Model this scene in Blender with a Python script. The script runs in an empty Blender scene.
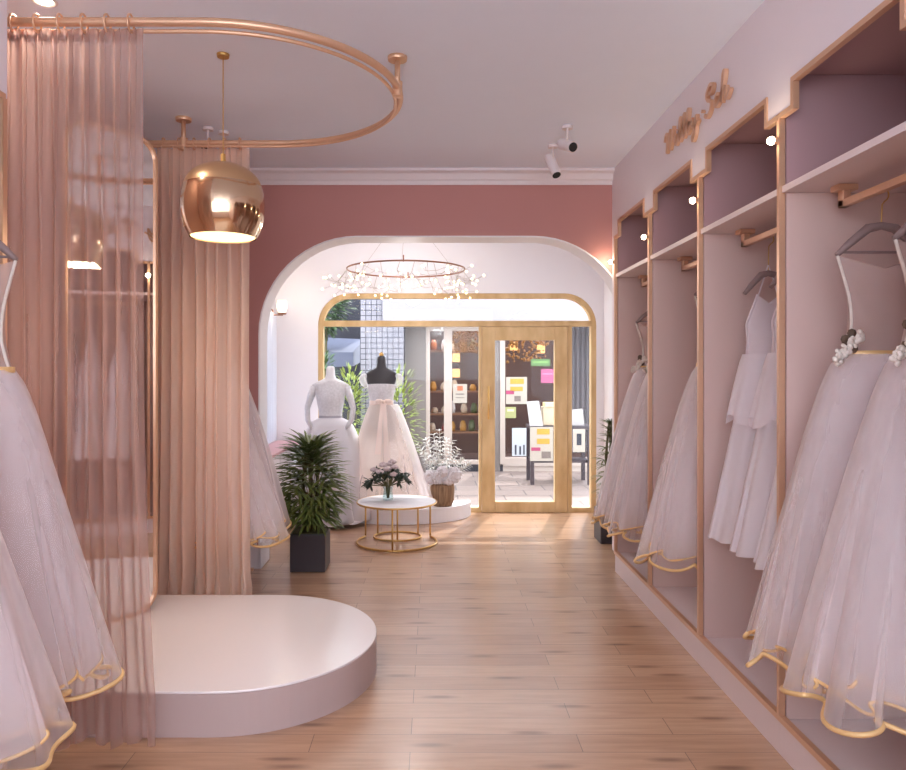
import bpy, math, random
from math import sin, cos, pi, radians
from mathutils import Vector

# ---------------------------------------------------------------- camera, light, exposure
SC = bpy.context.scene
COL = SC.collection
cam_d = bpy.data.cameras.new('camera'); cam = bpy.data.objects.new('camera', cam_d); COL.objects.link(cam)
cam.location = (0, 0, 1.6); cam.rotation_euler = (pi/2, 0, 0)
cam_d.sensor_width = 36; cam_d.lens = 36*720/906
cam_d.shift_x = 19/906; cam_d.shift_y = -15/906; cam_d.clip_start = 0.02
SC.camera = cam
SC.view_settings.view_transform = 'Standard'; SC.view_settings.look = 'None'
SC.view_settings.gamma = 1; SC.view_settings.use_curve_mapping = False
SC.view_settings.exposure = 0.24
SC.cycles.transparent_max_bounces = 32
SC.cycles.max_bounces = 10
SC.cycles.diffuse_bounces = 6
SC.cycles.sample_clamp_indirect = 6

w = bpy.data.worlds.new('sky'); SC.world = w; w.use_nodes = True
bg = w.node_tree.nodes['Background']; bg.inputs[0].default_value = (0.80, 0.885, 1.0, 1); bg.inputs[1].default_value = 6.0

def add_light(name, typ, loc, power, color=(1, 1, 1), size=0.3, size_y=None, rot=(0, 0, 0), spread=None):
    l = bpy.data.lights.new(name, typ); l.energy = power; l.color = color
    if typ == 'AREA':
        l.size = size
        if size_y: l.shape = 'RECTANGLE'; l.size_y = size_y
        if spread: l.spread = spread
    elif typ in ('POINT', 'SPOT'):
        l.shadow_soft_size = size
    o = bpy.data.objects.new(name, l); COL.objects.link(o); o.location = loc; o.rotation_euler = rot
    return o
sun = add_light('sun', 'SUN', (0, 12, 12), 3.2, (1.0, 0.97, 0.94))
sun.data.angle = radians(1.5)
sun.rotation_euler = Vector((0.30, 1.0, 1.55)).to_track_quat('Z', 'Y').to_euler()

# ---------------------------------------------------------------- helpers
ORG = {}
def tag(o, label=None, cat=None, group=None, kind=None):
    if label: o['label'] = label
    if cat: o['category'] = cat
    if group: o['group'] = group
    if kind: o['kind'] = kind
    return o
def empty(name, loc, label, cat, group=None):
    o = bpy.data.objects.new(name, None); COL.objects.link(o); o.location = loc
    o.empty_display_size = 0.1
    ORG[o] = Vector(loc)
    return tag(o, label, cat, group)

class MB:
    def __init__(s): s.v = []; s.f = []
    def add(s, vs, fs):
        n = len(s.v); s.v += [tuple(v) for v in vs]; s.f += [tuple(i+n for i in f) for f in fs]; return s
    def box(s, x0, x1, y0, y1, z0, z1):
        x0, x1 = min(x0, x1), max(x0, x1); y0, y1 = min(y0, y1), max(y0, y1); z0, z1 = min(z0, z1), max(z0, z1)
        return s.add([(x0,y0,z0),(x1,y0,z0),(x1,y1,z0),(x0,y1,z0),(x0,y0,z1),(x1,y0,z1),(x1,y1,z1),(x0,y1,z1)],
                     [(0,3,2,1),(4,5,6,7),(0,1,5,4),(1,2,6,5),(2,3,7,6),(3,0,4,7)])
    def prism(s, pts, axis, a, b):
        def P(u, v, t):
            return {'x': (t, u, v), 'y': (u, t, v), 'z': (u, v, t)}[axis]
        n = len(pts)
        vs = [P(u, v, a) for u, v in pts]+[P(u, v, b) for u, v in pts]
        fs = [tuple(range(n)), tuple(range(2*n-1, n-1, -1))]+[(i, i+n, (i+1) % n+n, (i+1) % n) for i in range(n)]
        return s.add(vs, fs)
    def tube(s, pts, r, seg=8, closed=False, caps=True):
        pts = [Vector(p) for p in pts]; n = len(pts)
        rr = r if hasattr(r, '__len__') else [r]*n
        vs = []; up = None
        for i, p in enumerate(pts):
            if closed: t = pts[(i+1) % n]-pts[i-1]
            else: t = pts[min(i+1, n-1)]-pts[max(i-1, 0)]
            if t.length < 1e-9: t = Vector((0, 0, 1))
            t.normalize()
            if up is None:
                up = Vector((0, 0, 1)) if abs(t.z) < .9 else Vector((1, 0, 0))
            a = up-t*up.dot(t)
            if a.length < 1e-4: a = t.orthogonal()
            a.normalize(); up = a; b = t.cross(a)
            for k in range(seg):
                an = 2*pi*k/seg; vs.append(p+(a*cos(an)+b*sin(an))*rr[i])
        fs = []
        for i in range(n if closed else n-1):
            j = (i+1) % n
            for k in range(seg):
                l = (k+1) % seg
                fs.append((i*seg+k, i*seg+l, j*seg+l, j*seg+k))
        if caps and not closed:
            fs.append(tuple(range(seg))[::-1]); fs.append(tuple((n-1)*seg+k for k in range(seg)))
        return s.add(vs, fs)
    def lathe(s, prof, c=(0, 0), seg=32, sx=1, sy=1):
        vs = [(c[0]+r*cos(2*pi*k/seg)*sx, c[1]+r*sin(2*pi*k/seg)*sy, z) for r, z in prof for k in range(seg)]
        fs = []
        for i in range(len(prof)-1):
            for k in range(seg):
                l = (k+1) % seg; fs.append((i*seg+k, i*seg+l, (i+1)*seg+l, (i+1)*seg+k))
        return s.add(vs, fs)
    def grid(s, fn, nu, nv, wrap=False):
        vs = [fn(i, j) for j in range(nv) for i in range(nu)]
        fs = []
        for j in range(nv-1):
            for i in range(nu if wrap else nu-1):
                k = (i+1) % nu; fs.append((j*nu+i, j*nu+k, (j+1)*nu+k, (j+1)*nu+i))
        return s.add(vs, fs)
    def ball(s, c, r, seg=10, rings=6, sx=1, sy=1, sz=1):
        vs = [(c[0], c[1], c[2]+r*sz)]
        for i in range(1, rings):
            ph = pi*i/rings
            for k in range(seg):
                th = 2*pi*k/seg; vs.append((c[0]+r*sx*sin(ph)*cos(th), c[1]+r*sy*sin(ph)*sin(th), c[2]+r*sz*cos(ph)))
        vs.append((c[0], c[1], c[2]-r*sz)); fs = []
        for k in range(seg): fs.append((0, 1+k, 1+(k+1) % seg))
        for i in range(rings-2):
            for k in range(seg):
                a = 1+i*seg+k; b = 1+i*seg+(k+1) % seg; fs.append((a, a+seg, b+seg, b))
        e = len(vs)-1
        for k in range(seg): fs.append((e, 1+(rings-2)*seg+(k+1) % seg, 1+(rings-2)*seg+k))
        return s.add(vs, fs)
    def build(s, name, mat, parent=None, smooth=False, bevel=0, base=None):
        if parent is not None: org = ORG[parent]
        elif base is not None: org = Vector(base)
        else:
            xs = [v[0] for v in s.v]; ys = [v[1] for v in s.v]; zs = [v[2] for v in s.v]
            org = Vector(((min(xs)+max(xs))/2, (min(ys)+max(ys))/2, min(zs)))
        me = bpy.data.meshes.new(name)
        me.from_pydata([(v[0]-org.x, v[1]-org.y, v[2]-org.z) for v in s.v], [], s.f); me.update()
        o = bpy.data.objects.new(name, me); COL.objects.link(o)
        if mat: me.materials.append(mat)
        if parent is not None: o.parent = parent
        else: o.location = org
        ORG[o] = org
        if smooth:
            me.shade_smooth() if hasattr(me, 'shade_smooth') else [setattr(p, 'use_smooth', True) for p in me.polygons]
        if bevel:
            m = o.modifiers.new('bevel', 'BEVEL'); m.width = bevel; m.segments = 2; m.limit_method = 'ANGLE'; m.angle_limit = radians(40)
        return o
def struct(o): o['kind'] = 'structure'; return o
def copy_tree(o, parent=None, loc=None):
    c = o.copy(); COL.objects.link(c)
    if parent is not None: c.parent = parent
    if loc is not None: c.location = loc
    for ch in [k for k in ALLCH.get(o, [])]: copy_tree(ch, c)
    return c
ALLCH = {}
def link_children(root):
    for o in [x for x in bpy.data.objects if x.parent == root]:
        ALLCH.setdefault(root, []).append(o); link_children(o)

# ---------------------------------------------------------------- materials
def new_mat(name):
    m = bpy.data.materials.new(name); m.use_nodes = True
    nt = m.node_tree; nt.nodes.clear(); out = nt.nodes.new('ShaderNodeOutputMaterial')
    return m, nt, out
def srgb(r, g, b):
    f = lambda c: ((c/255)/12.92 if c/255 <= 0.04045 else ((c/255+0.055)/1.055)**2.4)
    return (f(r), f(g), f(b), 1)
def pm(name, col, rough=0.6, metal=0.0, noise=0.0, nscale=8.0, bump=0.0, emit=None, estr=0, spec=0.5, col2=None, sheen=0):
    m, nt, out = new_mat(name); N = nt.nodes; L = nt.links
    b = N.new('ShaderNodeBsdfPrincipled'); L.new(b.outputs[0], out.inputs[0])
    b.inputs['Base Color'].default_value = col; b.inputs['Roughness'].default_value = rough; b.inputs['Metallic'].default_value = metal
    b.inputs['Specular IOR Level'].default_value = spec
    if sheen: b.inputs['Sheen Weight'].default_value = sheen
    tc = N.new('ShaderNodeTexCoord'); nz = N.new('ShaderNodeTexNoise'); nz.inputs['Scale'].default_value = nscale; nz.inputs['Detail'].default_value = 5
    L.new(tc.outputs['Object'], nz.inputs['Vector'])
    if noise or col2:
        mx = N.new('ShaderNodeMix'); mx.data_type = 'RGBA'
        mx.inputs[6].default_value = col; k = 1-noise
        mx.inputs[7].default_value = col2 if col2 else (col[0]*k, col[1]*k, col[2]*k, 1)
        L.new(nz.outputs['Fac'], mx.inputs[0]); L.new(mx.outputs[2], b.inputs['Base Color'])
    if bump:
        bp = N.new('ShaderNodeBump'); bp.inputs['Strength'].default_value = bump; bp.inputs['Distance'].default_value = 0.01
        L.new(nz.outputs['Fac'], bp.inputs['Height']); L.new(bp.outputs[0], b.inputs['Normal'])
    if emit:
        b.inputs['Emission Color'].default_value = emit; b.inputs['Emission Strength'].default_value = estr
    return m
def sheer(name, col, alpha=0.5, edge=0.35, trans=0.5, weave=0.0):
    """see-through cloth: part open weave, part diffuse/translucent thread; denser at grazing angles"""
    m, nt, out = new_mat(name); N = nt.nodes; L = nt.links
    d = N.new('ShaderNodeBsdfDiffuse'); t = N.new('ShaderNodeBsdfTranslucent'); tr = N.new('ShaderNodeBsdfTransparent')
    d.inputs[0].default_value = col; t.inputs[0].default_value = col
    mx = N.new('ShaderNodeMixShader'); mx.inputs[0].default_value = trans; L.new(d.outputs[0], mx.inputs[1]); L.new(t.outputs[0], mx.inputs[2])
    lw = N.new('ShaderNodeLayerWeight'); lw.inputs[0].default_value = 0.45
    ma = N.new('ShaderNodeMath'); ma.operation = 'MULTIPLY_ADD'; ma.inputs[1].default_value = edge; ma.inputs[2].default_value = alpha; ma.use_clamp = True
    L.new(lw.outputs['Facing'], ma.inputs[0])
    fac = ma.outputs[0]
    if weave:
        tc = N.new('ShaderNodeTexCoord'); mp = N.new('ShaderNodeMapping'); mp.inputs['Scale'].default_value = (30, 30, 1.2)
        nz = N.new('ShaderNodeTexNoise'); nz.inputs['Scale'].default_value = 1.5; nz.inputs['Detail'].default_value = 2
        L.new(tc.outputs['Object'], mp.inputs[0]); L.new(mp.outputs[0], nz.inputs['Vector'])
        m2 = N.new('ShaderNodeMath'); m2.operation = 'MULTIPLY_ADD'; m2.inputs[1].default_value = weave; m2.use_clamp = True
        m3 = N.new('ShaderNodeMath'); m3.operation = 'SUBTRACT'; m3.inputs[1].default_value = weave/2
        L.new(fac, m3.inputs[0]); L.new(m3.outputs[0], m2.inputs[2]); L.new(nz.outputs['Fac'], m2.inputs[0]); fac = m2.outputs[0]
    ms = N.new('ShaderNodeMixShader'); L.new(fac, ms.inputs[0]); L.new(tr.outputs[0], ms.inputs[1]); L.new(mx.outputs[0], ms.inputs[2])
    L.new(ms.outputs[0], out.inputs[0]); return m
def glass(name, tint=(1, 1, 1, 1), refl=0.008):
    m, nt, out = new_mat(name); N = nt.nodes; L = nt.links
    tr = N.new('ShaderNodeBsdfTransparent'); tr.inputs[0].default_value = tint; g = N.new('ShaderNodeBsdfGlossy'); g.inputs['Roughness'].default_value = 0.02
    lw = N.new('ShaderNodeLayerWeight'); lw.inputs[0].default_value = .5
    pw = N.new('ShaderNodeMath'); pw.operation = 'POWER'; pw.inputs[1].default_value = 4; L.new(lw.outputs['Facing'], pw.inputs[0])
    fr = N.new('ShaderNodeMath'); fr.operation = 'MULTIPLY_ADD'; fr.inputs[1].default_value = .35; fr.inputs[2].default_value = refl; L.new(pw.outputs[0], fr.inputs[0])
    ms = N.new('ShaderNodeMixShader'); L.new(fr.outputs[0], ms.inputs[0]); L.new(tr.outputs[0], ms.inputs[1]); L.new(g.outputs[0], ms.inputs[2])
    L.new(ms.outputs[0], out.inputs[0]); return m
def emis(name, col, s):
    m, nt, out = new_mat(name); e = nt.nodes.new('ShaderNodeEmission'); e.inputs[0].default_value = col; e.inputs[1].default_value = s
    nt.links.new(e.outputs[0], out.inputs[0]); return m
def wood(name, c1, c2, scale=(1, 1, 12), rough=0.5):
    m, nt, out = new_mat(name); N = nt.nodes; L = nt.links
    b = N.new('ShaderNodeBsdfPrincipled'); b.inputs['Roughness'].default_value = rough; L.new(b.outputs[0], out.inputs[0])
    tc = N.new('ShaderNodeTexCoord'); mp = N.new('ShaderNodeMapping'); mp.inputs['Scale'].default_value = scale
    nz = N.new('ShaderNodeTexNoise'); nz.inputs['Scale'].default_value = 3; nz.inputs['Detail'].default_value = 6
    L.new(tc.outputs['Object'], mp.inputs[0]); L.new(mp.outputs[0], nz.inputs['Vector'])
    cr = N.new('ShaderNodeValToRGB'); cr.color_ramp.elements[0].position = .3; cr.color_ramp.elements[1].position = .7
    cr.color_ramp.elements[0].color = c1; cr.color_ramp.elements[1].color = c2
    L.new(nz.outputs['Fac'], cr.inputs[0]); L.new(cr.outputs[0], b.inputs['Base Color']); return m
def floor_mat():
    m, nt, out = new_mat('oak_planks'); N = nt.nodes; L = nt.links
    b = N.new('ShaderNodeBsdfPrincipled'); L.new(b.outputs[0], out.inputs[0])
    tc = N.new('ShaderNodeTexCoord')
    def brick(c1, c2, mc, mort, off=0.37):
        k = N.new('ShaderNodeTexBrick'); k.offset = off; k.offset_frequency = 2; k.squash = 1
        k.inputs['Color1'].default_value = c1; k.inputs['Color2'].default_value = c2; k.inputs['Mortar'].default_value = mc
        k.inputs['Scale'].default_value = 1; k.inputs['Mortar Size'].default_value = mort; k.inputs['Mortar Smooth'].default_value = .2
        k.inputs['Bias'].default_value = 0; k.inputs['Brick Width'].default_value = 1.15; k.inputs['Row Height'].default_value = 0.148
        L.new(tc.outputs['Object'], k.inputs['Vector']); return k
    k = brick(srgb(206, 166, 134), srgb(186, 145, 114), srgb(112, 84, 68), 0.0016)
    # grain, stretched along the planks
    mp = N.new('ShaderNodeMapping'); mp.inputs['Scale'].default_value = (1.2, 16, 1); L.new(tc.outputs['Object'], mp.inputs[0])
    nz = N.new('ShaderNodeTexNoise'); nz.inputs['Scale'].default_value = 2.2; nz.inputs['Detail'].default_value = 8; nz.inputs['Roughness'].default_value = .65
    L.new(mp.outputs[0], nz.inputs['Vector'])
    cr = N.new('ShaderNodeValToRGB'); cr.color_ramp.elements[0].position = .32; cr.color_ramp.elements[0].color = (.62, .55, .5, 1)
    cr.color_ramp.elements[1].position = .62; cr.color_ramp.elements[1].color = (1, 1, 1, 1); L.new(nz.outputs['Fac'], cr.inputs[0])
    mx = N.new('ShaderNodeMix'); mx.data_type = 'RGBA'; mx.blend_type = 'MULTIPLY'; mx.inputs[0].default_value = .55
    L.new(k.outputs['Color'], mx.inputs[6]); L.new(cr.outputs[0], mx.inputs[7])
    # knots
    mp2 = N.new('ShaderNodeMapping'); mp2.inputs['Scale'].default_value = (1.6, 7.5, 1); L.new(tc.outputs['Object'], mp2.inputs[0])
    vo = N.new('ShaderNodeTexVoronoi'); vo.voronoi_dimensions = '2D'; vo.inputs['Scale'].default_value = .72; L.new(mp2.outputs[0], vo.inputs['Vector'])
    cr2 = N.new('ShaderNodeValToRGB'); cr2.color_ramp.elements[0].position = .03; cr2.color_ramp.elements[0].color = (.36, .26, .21, 1)
    cr2.color_ramp.elements[1].position = .13; cr2.color_ramp.elements[1].color = (1, 1, 1, 1); L.new(vo.outputs['Distance'], cr2.inputs[0])
    mx2 = N.new('ShaderNodeMix'); mx2.data_type = 'RGBA'; mx2.blend_type = 'MULTIPLY'; mx2.inputs[0].default_value = .75
    L.new(mx.outputs[2], mx2.inputs[6]); L.new(cr2.outputs[0], mx2.inputs[7]); L.new(mx2.outputs[2], b.inputs['Base Color'])
    b.inputs['Roughness'].default_value = .34; b.inputs['Coat Weight'].default_value = .7; b.inputs['Coat Roughness'].default_value = .22; b.inputs['Coat IOR'].default_value = 1.6
    bp = N.new('ShaderNodeBump'); bp.inputs['Strength'].default_value = .15; bp.inputs['Distance'].default_value = .002
    inv = N.new('ShaderNodeMath'); inv.operation = 'SUBTRACT'; inv.inputs[0].default_value = 1; L.new(k.outputs['Fac'], inv.inputs[1])
    L.new(inv.outputs[0], bp.inputs['Height']); L.new(bp.outputs[0], b.inputs['Normal'])
    return m
def tile_mat(name, c1, c2, mc, bw, rh, mort, axis='XZ', rough=.6, off=0.0):
    m, nt, out = new_mat(name); N = nt.nodes; L = nt.links
    b = N.new('ShaderNodeBsdfPrincipled'); b.inputs['Roughness'].default_value = rough; L.new(b.outputs[0], out.inputs[0])
    tc = N.new('ShaderNodeTexCoord'); sp = N.new('ShaderNodeSeparateXYZ'); cb = N.new('ShaderNodeCombineXYZ')
    L.new(tc.outputs['Object'], sp.inputs[0]); L.new(sp.outputs[axis[0]], cb.inputs[0]); L.new(sp.outputs[axis[1]], cb.inputs[1])
    k = N.new('ShaderNodeTexBrick'); k.offset = off; k.inputs['Color1'].default_value = c1; k.inputs['Color2'].default_value = c2; k.inputs['Mortar'].default_value = mc
    k.inputs['Scale'].default_value = 1; k.inputs['Mortar Size'].default_value = mort; k.inputs['Brick Width'].default_value = bw; k.inputs['Row Height'].default_value = rh
    L.new(cb.outputs[0], k.inputs['Vector']); L.new(k.outputs['Color'], b.inputs['Base Color']); return m

M = {}
M['ceil'] = pm('ceiling_paint', srgb(234, 240, 254), .8, noise=.02)
M['pinkwhite'] = pm('blush_white_lacquer', srgb(226, 208, 208), .45, noise=.02, nscale=2)
M['panel'] = pm('closet_panel', srgb(214, 186, 178), .32, noise=.03, nscale=2)
M['mauve'] = pm('closet_panel_shaded', srgb(176, 142, 146), .4, noise=.03, nscale=2)  # closet panel again, with the shade above the shelf put into its colour
M['header'] = pm('header_paint', srgb(234, 224, 228), .6, noise=.02)
M['pink'] = pm('dusty_pink_paint', srgb(190, 134, 129), .75, noise=.05, nscale=3)
M['leftwall'] = pm('blush_paint', srgb(196, 160, 154), .7, noise=.04, nscale=3)
M['white'] = pm('white_paint', srgb(240, 236, 238), .6, noise=.02)
M['trimwhite'] = pm('white_trim', srgb(232, 222, 224), .45, noise=.02)
M['floor'] = floor_mat()
M['gold'] = pm('rose_gold_metal', srgb(226, 182, 150), .36, metal=.55, noise=.06, nscale=20)
M['brass'] = pm('polished_brass', srgb(222, 192, 158), .12, metal=1.0, noise=.03)
M['brassmat'] = pm('satin_brass', srgb(206, 164, 100), .3, metal=.8)
M['brassdome'] = pm('satin_brass_dome', srgb(214, 176, 136), .36, metal=.85, noise=.05)
M['oak'] = wood('pale_oak', srgb(196, 160, 108), srgb(222, 190, 140), (3, 3, 1), .5)
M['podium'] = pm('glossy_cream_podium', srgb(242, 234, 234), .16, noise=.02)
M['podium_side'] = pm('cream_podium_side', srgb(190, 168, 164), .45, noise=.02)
M['curtain'] = sheer('rose_voile', srgb(206, 172, 162), .42, .42, .5, weave=.06)
M['curtain2'] = sheer('rose_voile_dense_lit', srgb(250, 226, 210), .58, .36, .5, weave=.04)  # pendant glow and backlight are put into this paler peach tone
M['tulle'] = sheer('white_tulle', srgb(247, 239, 240), .20, .55, .45, weave=.10)
M['tulle_in'] = sheer('white_tulle_underskirt', srgb(246, 235, 236), .42, .45, .4, weave=.1)
M['tulle_far'] = sheer('soft_white_tulle', srgb(250, 246, 248), .30, .5, .5)
M['satin'] = sheer('sheer_mesh_bodice', srgb(228, 206, 200), .42, .4, .4)
M['plainsatin'] = sheer('white_crepe', srgb(246, 238, 242), .80, .2, .35)
M['hem'] = pm('gold_satin_binding', srgb(226, 186, 130), .4, metal=.2)
M['flower'] = pm('cream_petal', srgb(232, 220, 210), .6, noise=.25, nscale=40)
M['darkleaf'] = pm('dark_sepals', srgb(96, 76, 62), .6)
M['hanger'] = pm('grey_velvet_hanger', srgb(140, 118, 116), .6)
M['black'] = pm('black_metal', srgb(18, 16, 18), .4)
M['charcoal'] = pm('charcoal_planter', srgb(52, 44, 50), .45, noise=.1)
M['leaf'] = pm('palm_leaf', srgb(44, 62, 34), .4, col2=srgb(130, 140, 70), nscale=9)
M['stem'] = pm('plant_stem', srgb(92, 84, 48), .6)
M['silverleaf'] = pm('frosted_branch', srgb(228, 224, 218), .7, noise=.15, nscale=30)
M['fluff'] = pm('fluffy_white_bloom', srgb(232, 226, 230), .8, noise=.25, nscale=25, bump=.6)
M['wicker'] = wood('bark_pot', srgb(112, 84, 62), srgb(172, 140, 108), (14, 14, 1.5), .8)
M['mirror'] = pm('mirror_silver', (0.9, 0.86, 0.85, 1), .015, metal=1)
M['glass'] = glass('window_glass', (.97, .98, .98, 1))
M['vase'] = glass('vase_glass', (.86, .92, .92, 1))
M['mannblack'] = pm('black_mannequin', srgb(58, 56, 60), .45)
M['mannwhite'] = pm('white_mannequin', srgb(240, 238, 240), .5)
M['lace'] = pm('ivory_lace', srgb(240, 238, 242), .7, noise=.35, nscale=45, bump=.6)
M['beltgrey'] = pm('silver_belt', srgb(168, 164, 172), .4)
M['peach'] = pm('peach_satin', srgb(246, 226, 216), .5)
M['ivory'] = sheer('ivory_satin_skirt', srgb(250, 238, 230), .86, .12, .3)
M['lamp_warm'] = emis('warm_lamp', (1.0, .72, .38, 1), 2.2)
M['lamp_spot'] = emis('spot_lens', (1.0, .85, .58, 1), 30)
M['bulb'] = emis('tiny_bulb', (1.0, .74, .38, 1), 6)
M['frost'] = emis('frosted_shade', (1.0, .86, .66, 1), 2.2)
M['copper'] = pm('copper_wire', srgb(150, 106, 86), .35, metal=.8)
M['twig'] = pm('silver_twig', srgb(176, 164, 156), .4, metal=.4)
M['cabpink'] = pm('pink_worktop', srgb(222, 176, 180), .5)

# ---------------------------------------------------------------- structure
CZ = 3.21; YP = 5.82; YW = 8.06; XR = 1.44; XRB = 2.15; XL = -1.66; XLB = -2.35
struct(MB().box(-2.6, 2.4, -1.6, YW+.16, -.06, 0).build('floor', M['floor']))
struct(MB().box(-2.6, 2.4, -1.6, YW+.16, CZ, CZ+.1).build('ceiling', M['ceil']))
def arch_path(x0, x1, zt, r, n=14, z0=0.0):
    p = [(x0, z0)]
    for i in range(n+1):
        a = pi-i*pi/2/n; p.append((x0+r+r*cos(a), zt-r+r*sin(a)))
    for i in range(n+1):
        a = pi/2-i*pi/2/n; p.append((x1-r+r*cos(a), zt-r+r*sin(a)))
    p.append((x1, z0)); return p
# pink wall with the arch
ax0, ax1, azt, ar = -1.42, 1.60, 2.685, .80
ap = arch_path(ax0, ax1, azt, ar)
struct(MB().prism([(-2.45, 0)]+ap+[(2.3, 0), (2.3, CZ), (-2.45, CZ)], 'y', YP, YP+.24).build('wall_arch', M['pink']))
inner = arch_path(ax0+.012, ax1-.012, azt-.012, ar-.012)
struct(MB().prism(ap+inner[::-1], 'y', YP-.004, YP+.26).build('trim_1', M['white']))
# vestibule (display area)
struct(MB().box(-1.88, -1.78, YP+.24, YW, 0, CZ).build('wall_display_left', M['white']))
struct(MB().box(1.90, 2.0, YP+.24, YW, 0, CZ).build('wall_display_right', M['white']))
wx0, wx1, wzt, wr = -1.30, 1.82, 2.46, .36
wp = arch_path(wx0, wx1, wzt, wr)
struct(MB().prism([(-1.88, 0)]+wp+[(2.0, 0), (2.0, CZ), (-1.88, CZ)], 'y', YW, YW+.16).build('wall_window', M['white']))
# white back side of the pink wall
struct(MB().prism([(-1.78, 0)]+arch_path(ax0, ax1, azt, ar)+[(1.9, 0), (1.9, CZ), (-1.78, CZ)], 'y', YP+.24, YP+.25).build('wall_arch_back', M['white']))
# left and right outer walls
struct(MB().box(XRB, XRB+.1, -1.6, YP, 0, CZ).build('wall_right', M['panel']))
struct(MB().box(XLB-.1, XLB, -1.6, YP, 0, CZ).build('wall_left', M['leftwall']))
struct(MB().box(XLB, -2.02, 2.80, 4.58, 0, CZ).build('wall_alcove', M['leftwall']))
struct(MB().box(XLB, XRB, -1.7, -1.6, 0, 1.35).box(XLB, XRB, -1.7, -1.6, 3.12, CZ).build('wall_back', M['header']))  # high opening in this unseen wall is made up to let sky light in
# header walls over the closets with notched lower edge
BW = .910
RB = [YP-.02-.07-BW*i for i in range(0, 6)]       # bar positions, far to near
RB = [5.73-BW*i for i in range(0, 6)]
ZT, ZN, NW = 2.765, 2.655, .115
def notch_outline(bars):
    """lower edge of the header seen as (y, z), running from far to near"""
    pts = []
    for i in range(len(bars)-1):
        a, b = bars[i], bars[i+1]
        if i == 0: pts.append((a, ZN))
        pts += [(a-NW, ZN), (a-NW, ZT), (b+NW, ZT), (b+NW, ZN)]
    pts.append((bars[-1], ZN))
    return pts
def header(name, bars, x0, x1, yend0, yend1):
    o = notch_outline(bars)
    out = [(yend0, CZ), (yend0, ZN)]+o+[(yend1, ZN), (yend1, CZ)]
    return struct(MB().prism(out, 'x', x0, x1).build(name, M['header']))
header('wall_header_right', RB, XR, XR+.016, YP, -1.6)
struct(MB().box(XR, XR+.02, RB[0]+.02, YP, .15, ZN).build('trim_2', M['header']))
LN = [2.77-BW*i for i in range(0, 3)]
LF = [5.80, 4.64]
header('wall_header_left', LN, XL-.016, XL, 2.80, -1.6)
struct(MB().box(XL-.04, XL-.008, 2.785, 2.815, 0, CZ).build('trim_4', M['gold']))
# cornice, baseboards
cm = MB()
cm.prism([(YP, CZ), (YP-.09, CZ), (YP-.09, CZ-.02), (YP-.05, CZ-.035), (YP-.03, CZ-.075), (YP-.012, CZ-.085), (YP-.012, CZ-.115), (YP, CZ-.115)], 'x', XL, XR)
struct(cm.build('trim_3', M['trimwhite']))
def baseboard(name, x0, x1, y0, y1, h=.20):
    b = MB().box(x0, x1, y0, y1, 0, h-.03); 
    cx, cy = (x0+x1)/2, (y0+y1)/2
    b.box(x0+(x1-x0)*.12, x1-(x1-x0)*.12, y0+(y1-y0)*.12, y1-(y1-y0)*.12, h-.03, h)
    return struct(b.build(name, M['trimwhite'], bevel=.006))
baseboard('baseboard_pier', XL, ax0+.02, YP-.03, YP)
baseboard('baseboard_reveal', ax0, ax0+.03, YP-.03, YP+.27)
baseboard('baseboard_display_left', -1.78, -1.755, YP+.27, YW)
baseboard('baseboard_display_right', 1.875, 1.90, YP+.27, YW)
baseboard('baseboard_window', -1.78, wx0, YW-.025, YW)
baseboard('baseboard_alcove', -2.02, -1.995, 2.80, 4.58)

# window wall joinery
F = .055
wroot = empty('window_1', (0, YW+.06, 0), None, None); struct(wroot)
wi = arch_path(wx0+F, wx1-F, wzt-F, wr-F)
MB().prism(wp+wi[::-1], 'y', YW+.02, YW+.12).build('window_frame', M['oak'], wroot)
ZTR = 2.10
DX0, DX1 = .535, 1.505
MB().box(wx0+F, wx1-F, YW+.03, YW+.11, ZTR-.01, ZTR+.055).build('transom_bar', M['oak'], wroot)
MB().box(DX0-.03, DX0, YW+.03, YW+.11, 0, ZTR).build('mullion', M['oak'], wroot)
MB().box(DX1, DX1+.045, YW+.03, YW+.11, 0, ZTR).build('mullion', M['oak'], wroot)
MB().box(wx0+F, DX0-.03, YW+.03, YW+.11, 0, .05).build('bottom_rail', M['oak'], wroot)
MB().box(DX1+.045, wx1-F, YW+.03, YW+.11, 0, .05).build('bottom_rail', M['oak'], wroot)
MB().box(wx0+F, DX0-.03, YW+.066, YW+.072, .05, ZTR-.01).build('pane', M['glass'], wroot)
MB().box(DX1+.045, wx1-F, YW+.066, YW+.072, .05, ZTR-.01).build('pane', M['glass'], wroot)
tp = [p for p in arch_path(wx0+F, wx1-F, wzt-F, wr-F, z0=ZTR+.055) if p[1] >= ZTR+.0549]
MB().prism(tp, 'y', YW+.066, YW+.072).build('pane', M['glass'], wroot)
droot = empty('door_1', ((DX0+DX1)/2, YW+.06, 0), None, None); struct(droot)
dm = MB(); s_ = .15
dm.box(DX0+.005, DX0+s_, YW+.02, YW+.10, .0, ZTR-.015); dm.box(DX1-s_, DX1-.005, YW+.02, YW+.10, .0, ZTR-.015)
dm.box(DX0+s_, DX1-s_, YW+.02, YW+.10, ZTR-.165, ZTR-.015); dm.box(DX0+s_, DX1-s_, YW+.02, YW+.10, 0, .12)
dm.build('door_leaf', M['oak'], droot, bevel=.004)
MB().box(DX0+s_, DX1-s_, YW+.055, YW+.062, .12, ZTR-.165).build('pane', M['glass'], droot)
hm = MB().tube([(DX0+.075, YW-.02, 1.05), (DX0+.075, YW-.02, 1.42)], .011, 10)
hm.tube([(DX0+.075, YW-.02, 1.10), (DX0+.075, YW+.03, 1.10)], .008, 8).tube([(DX0+.075, YW-.02, 1.37), (DX0+.075, YW+.03, 1.37)], .008, 8)
hm.build('door_handle', M['brassmat'], droot, smooth=True)

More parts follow.
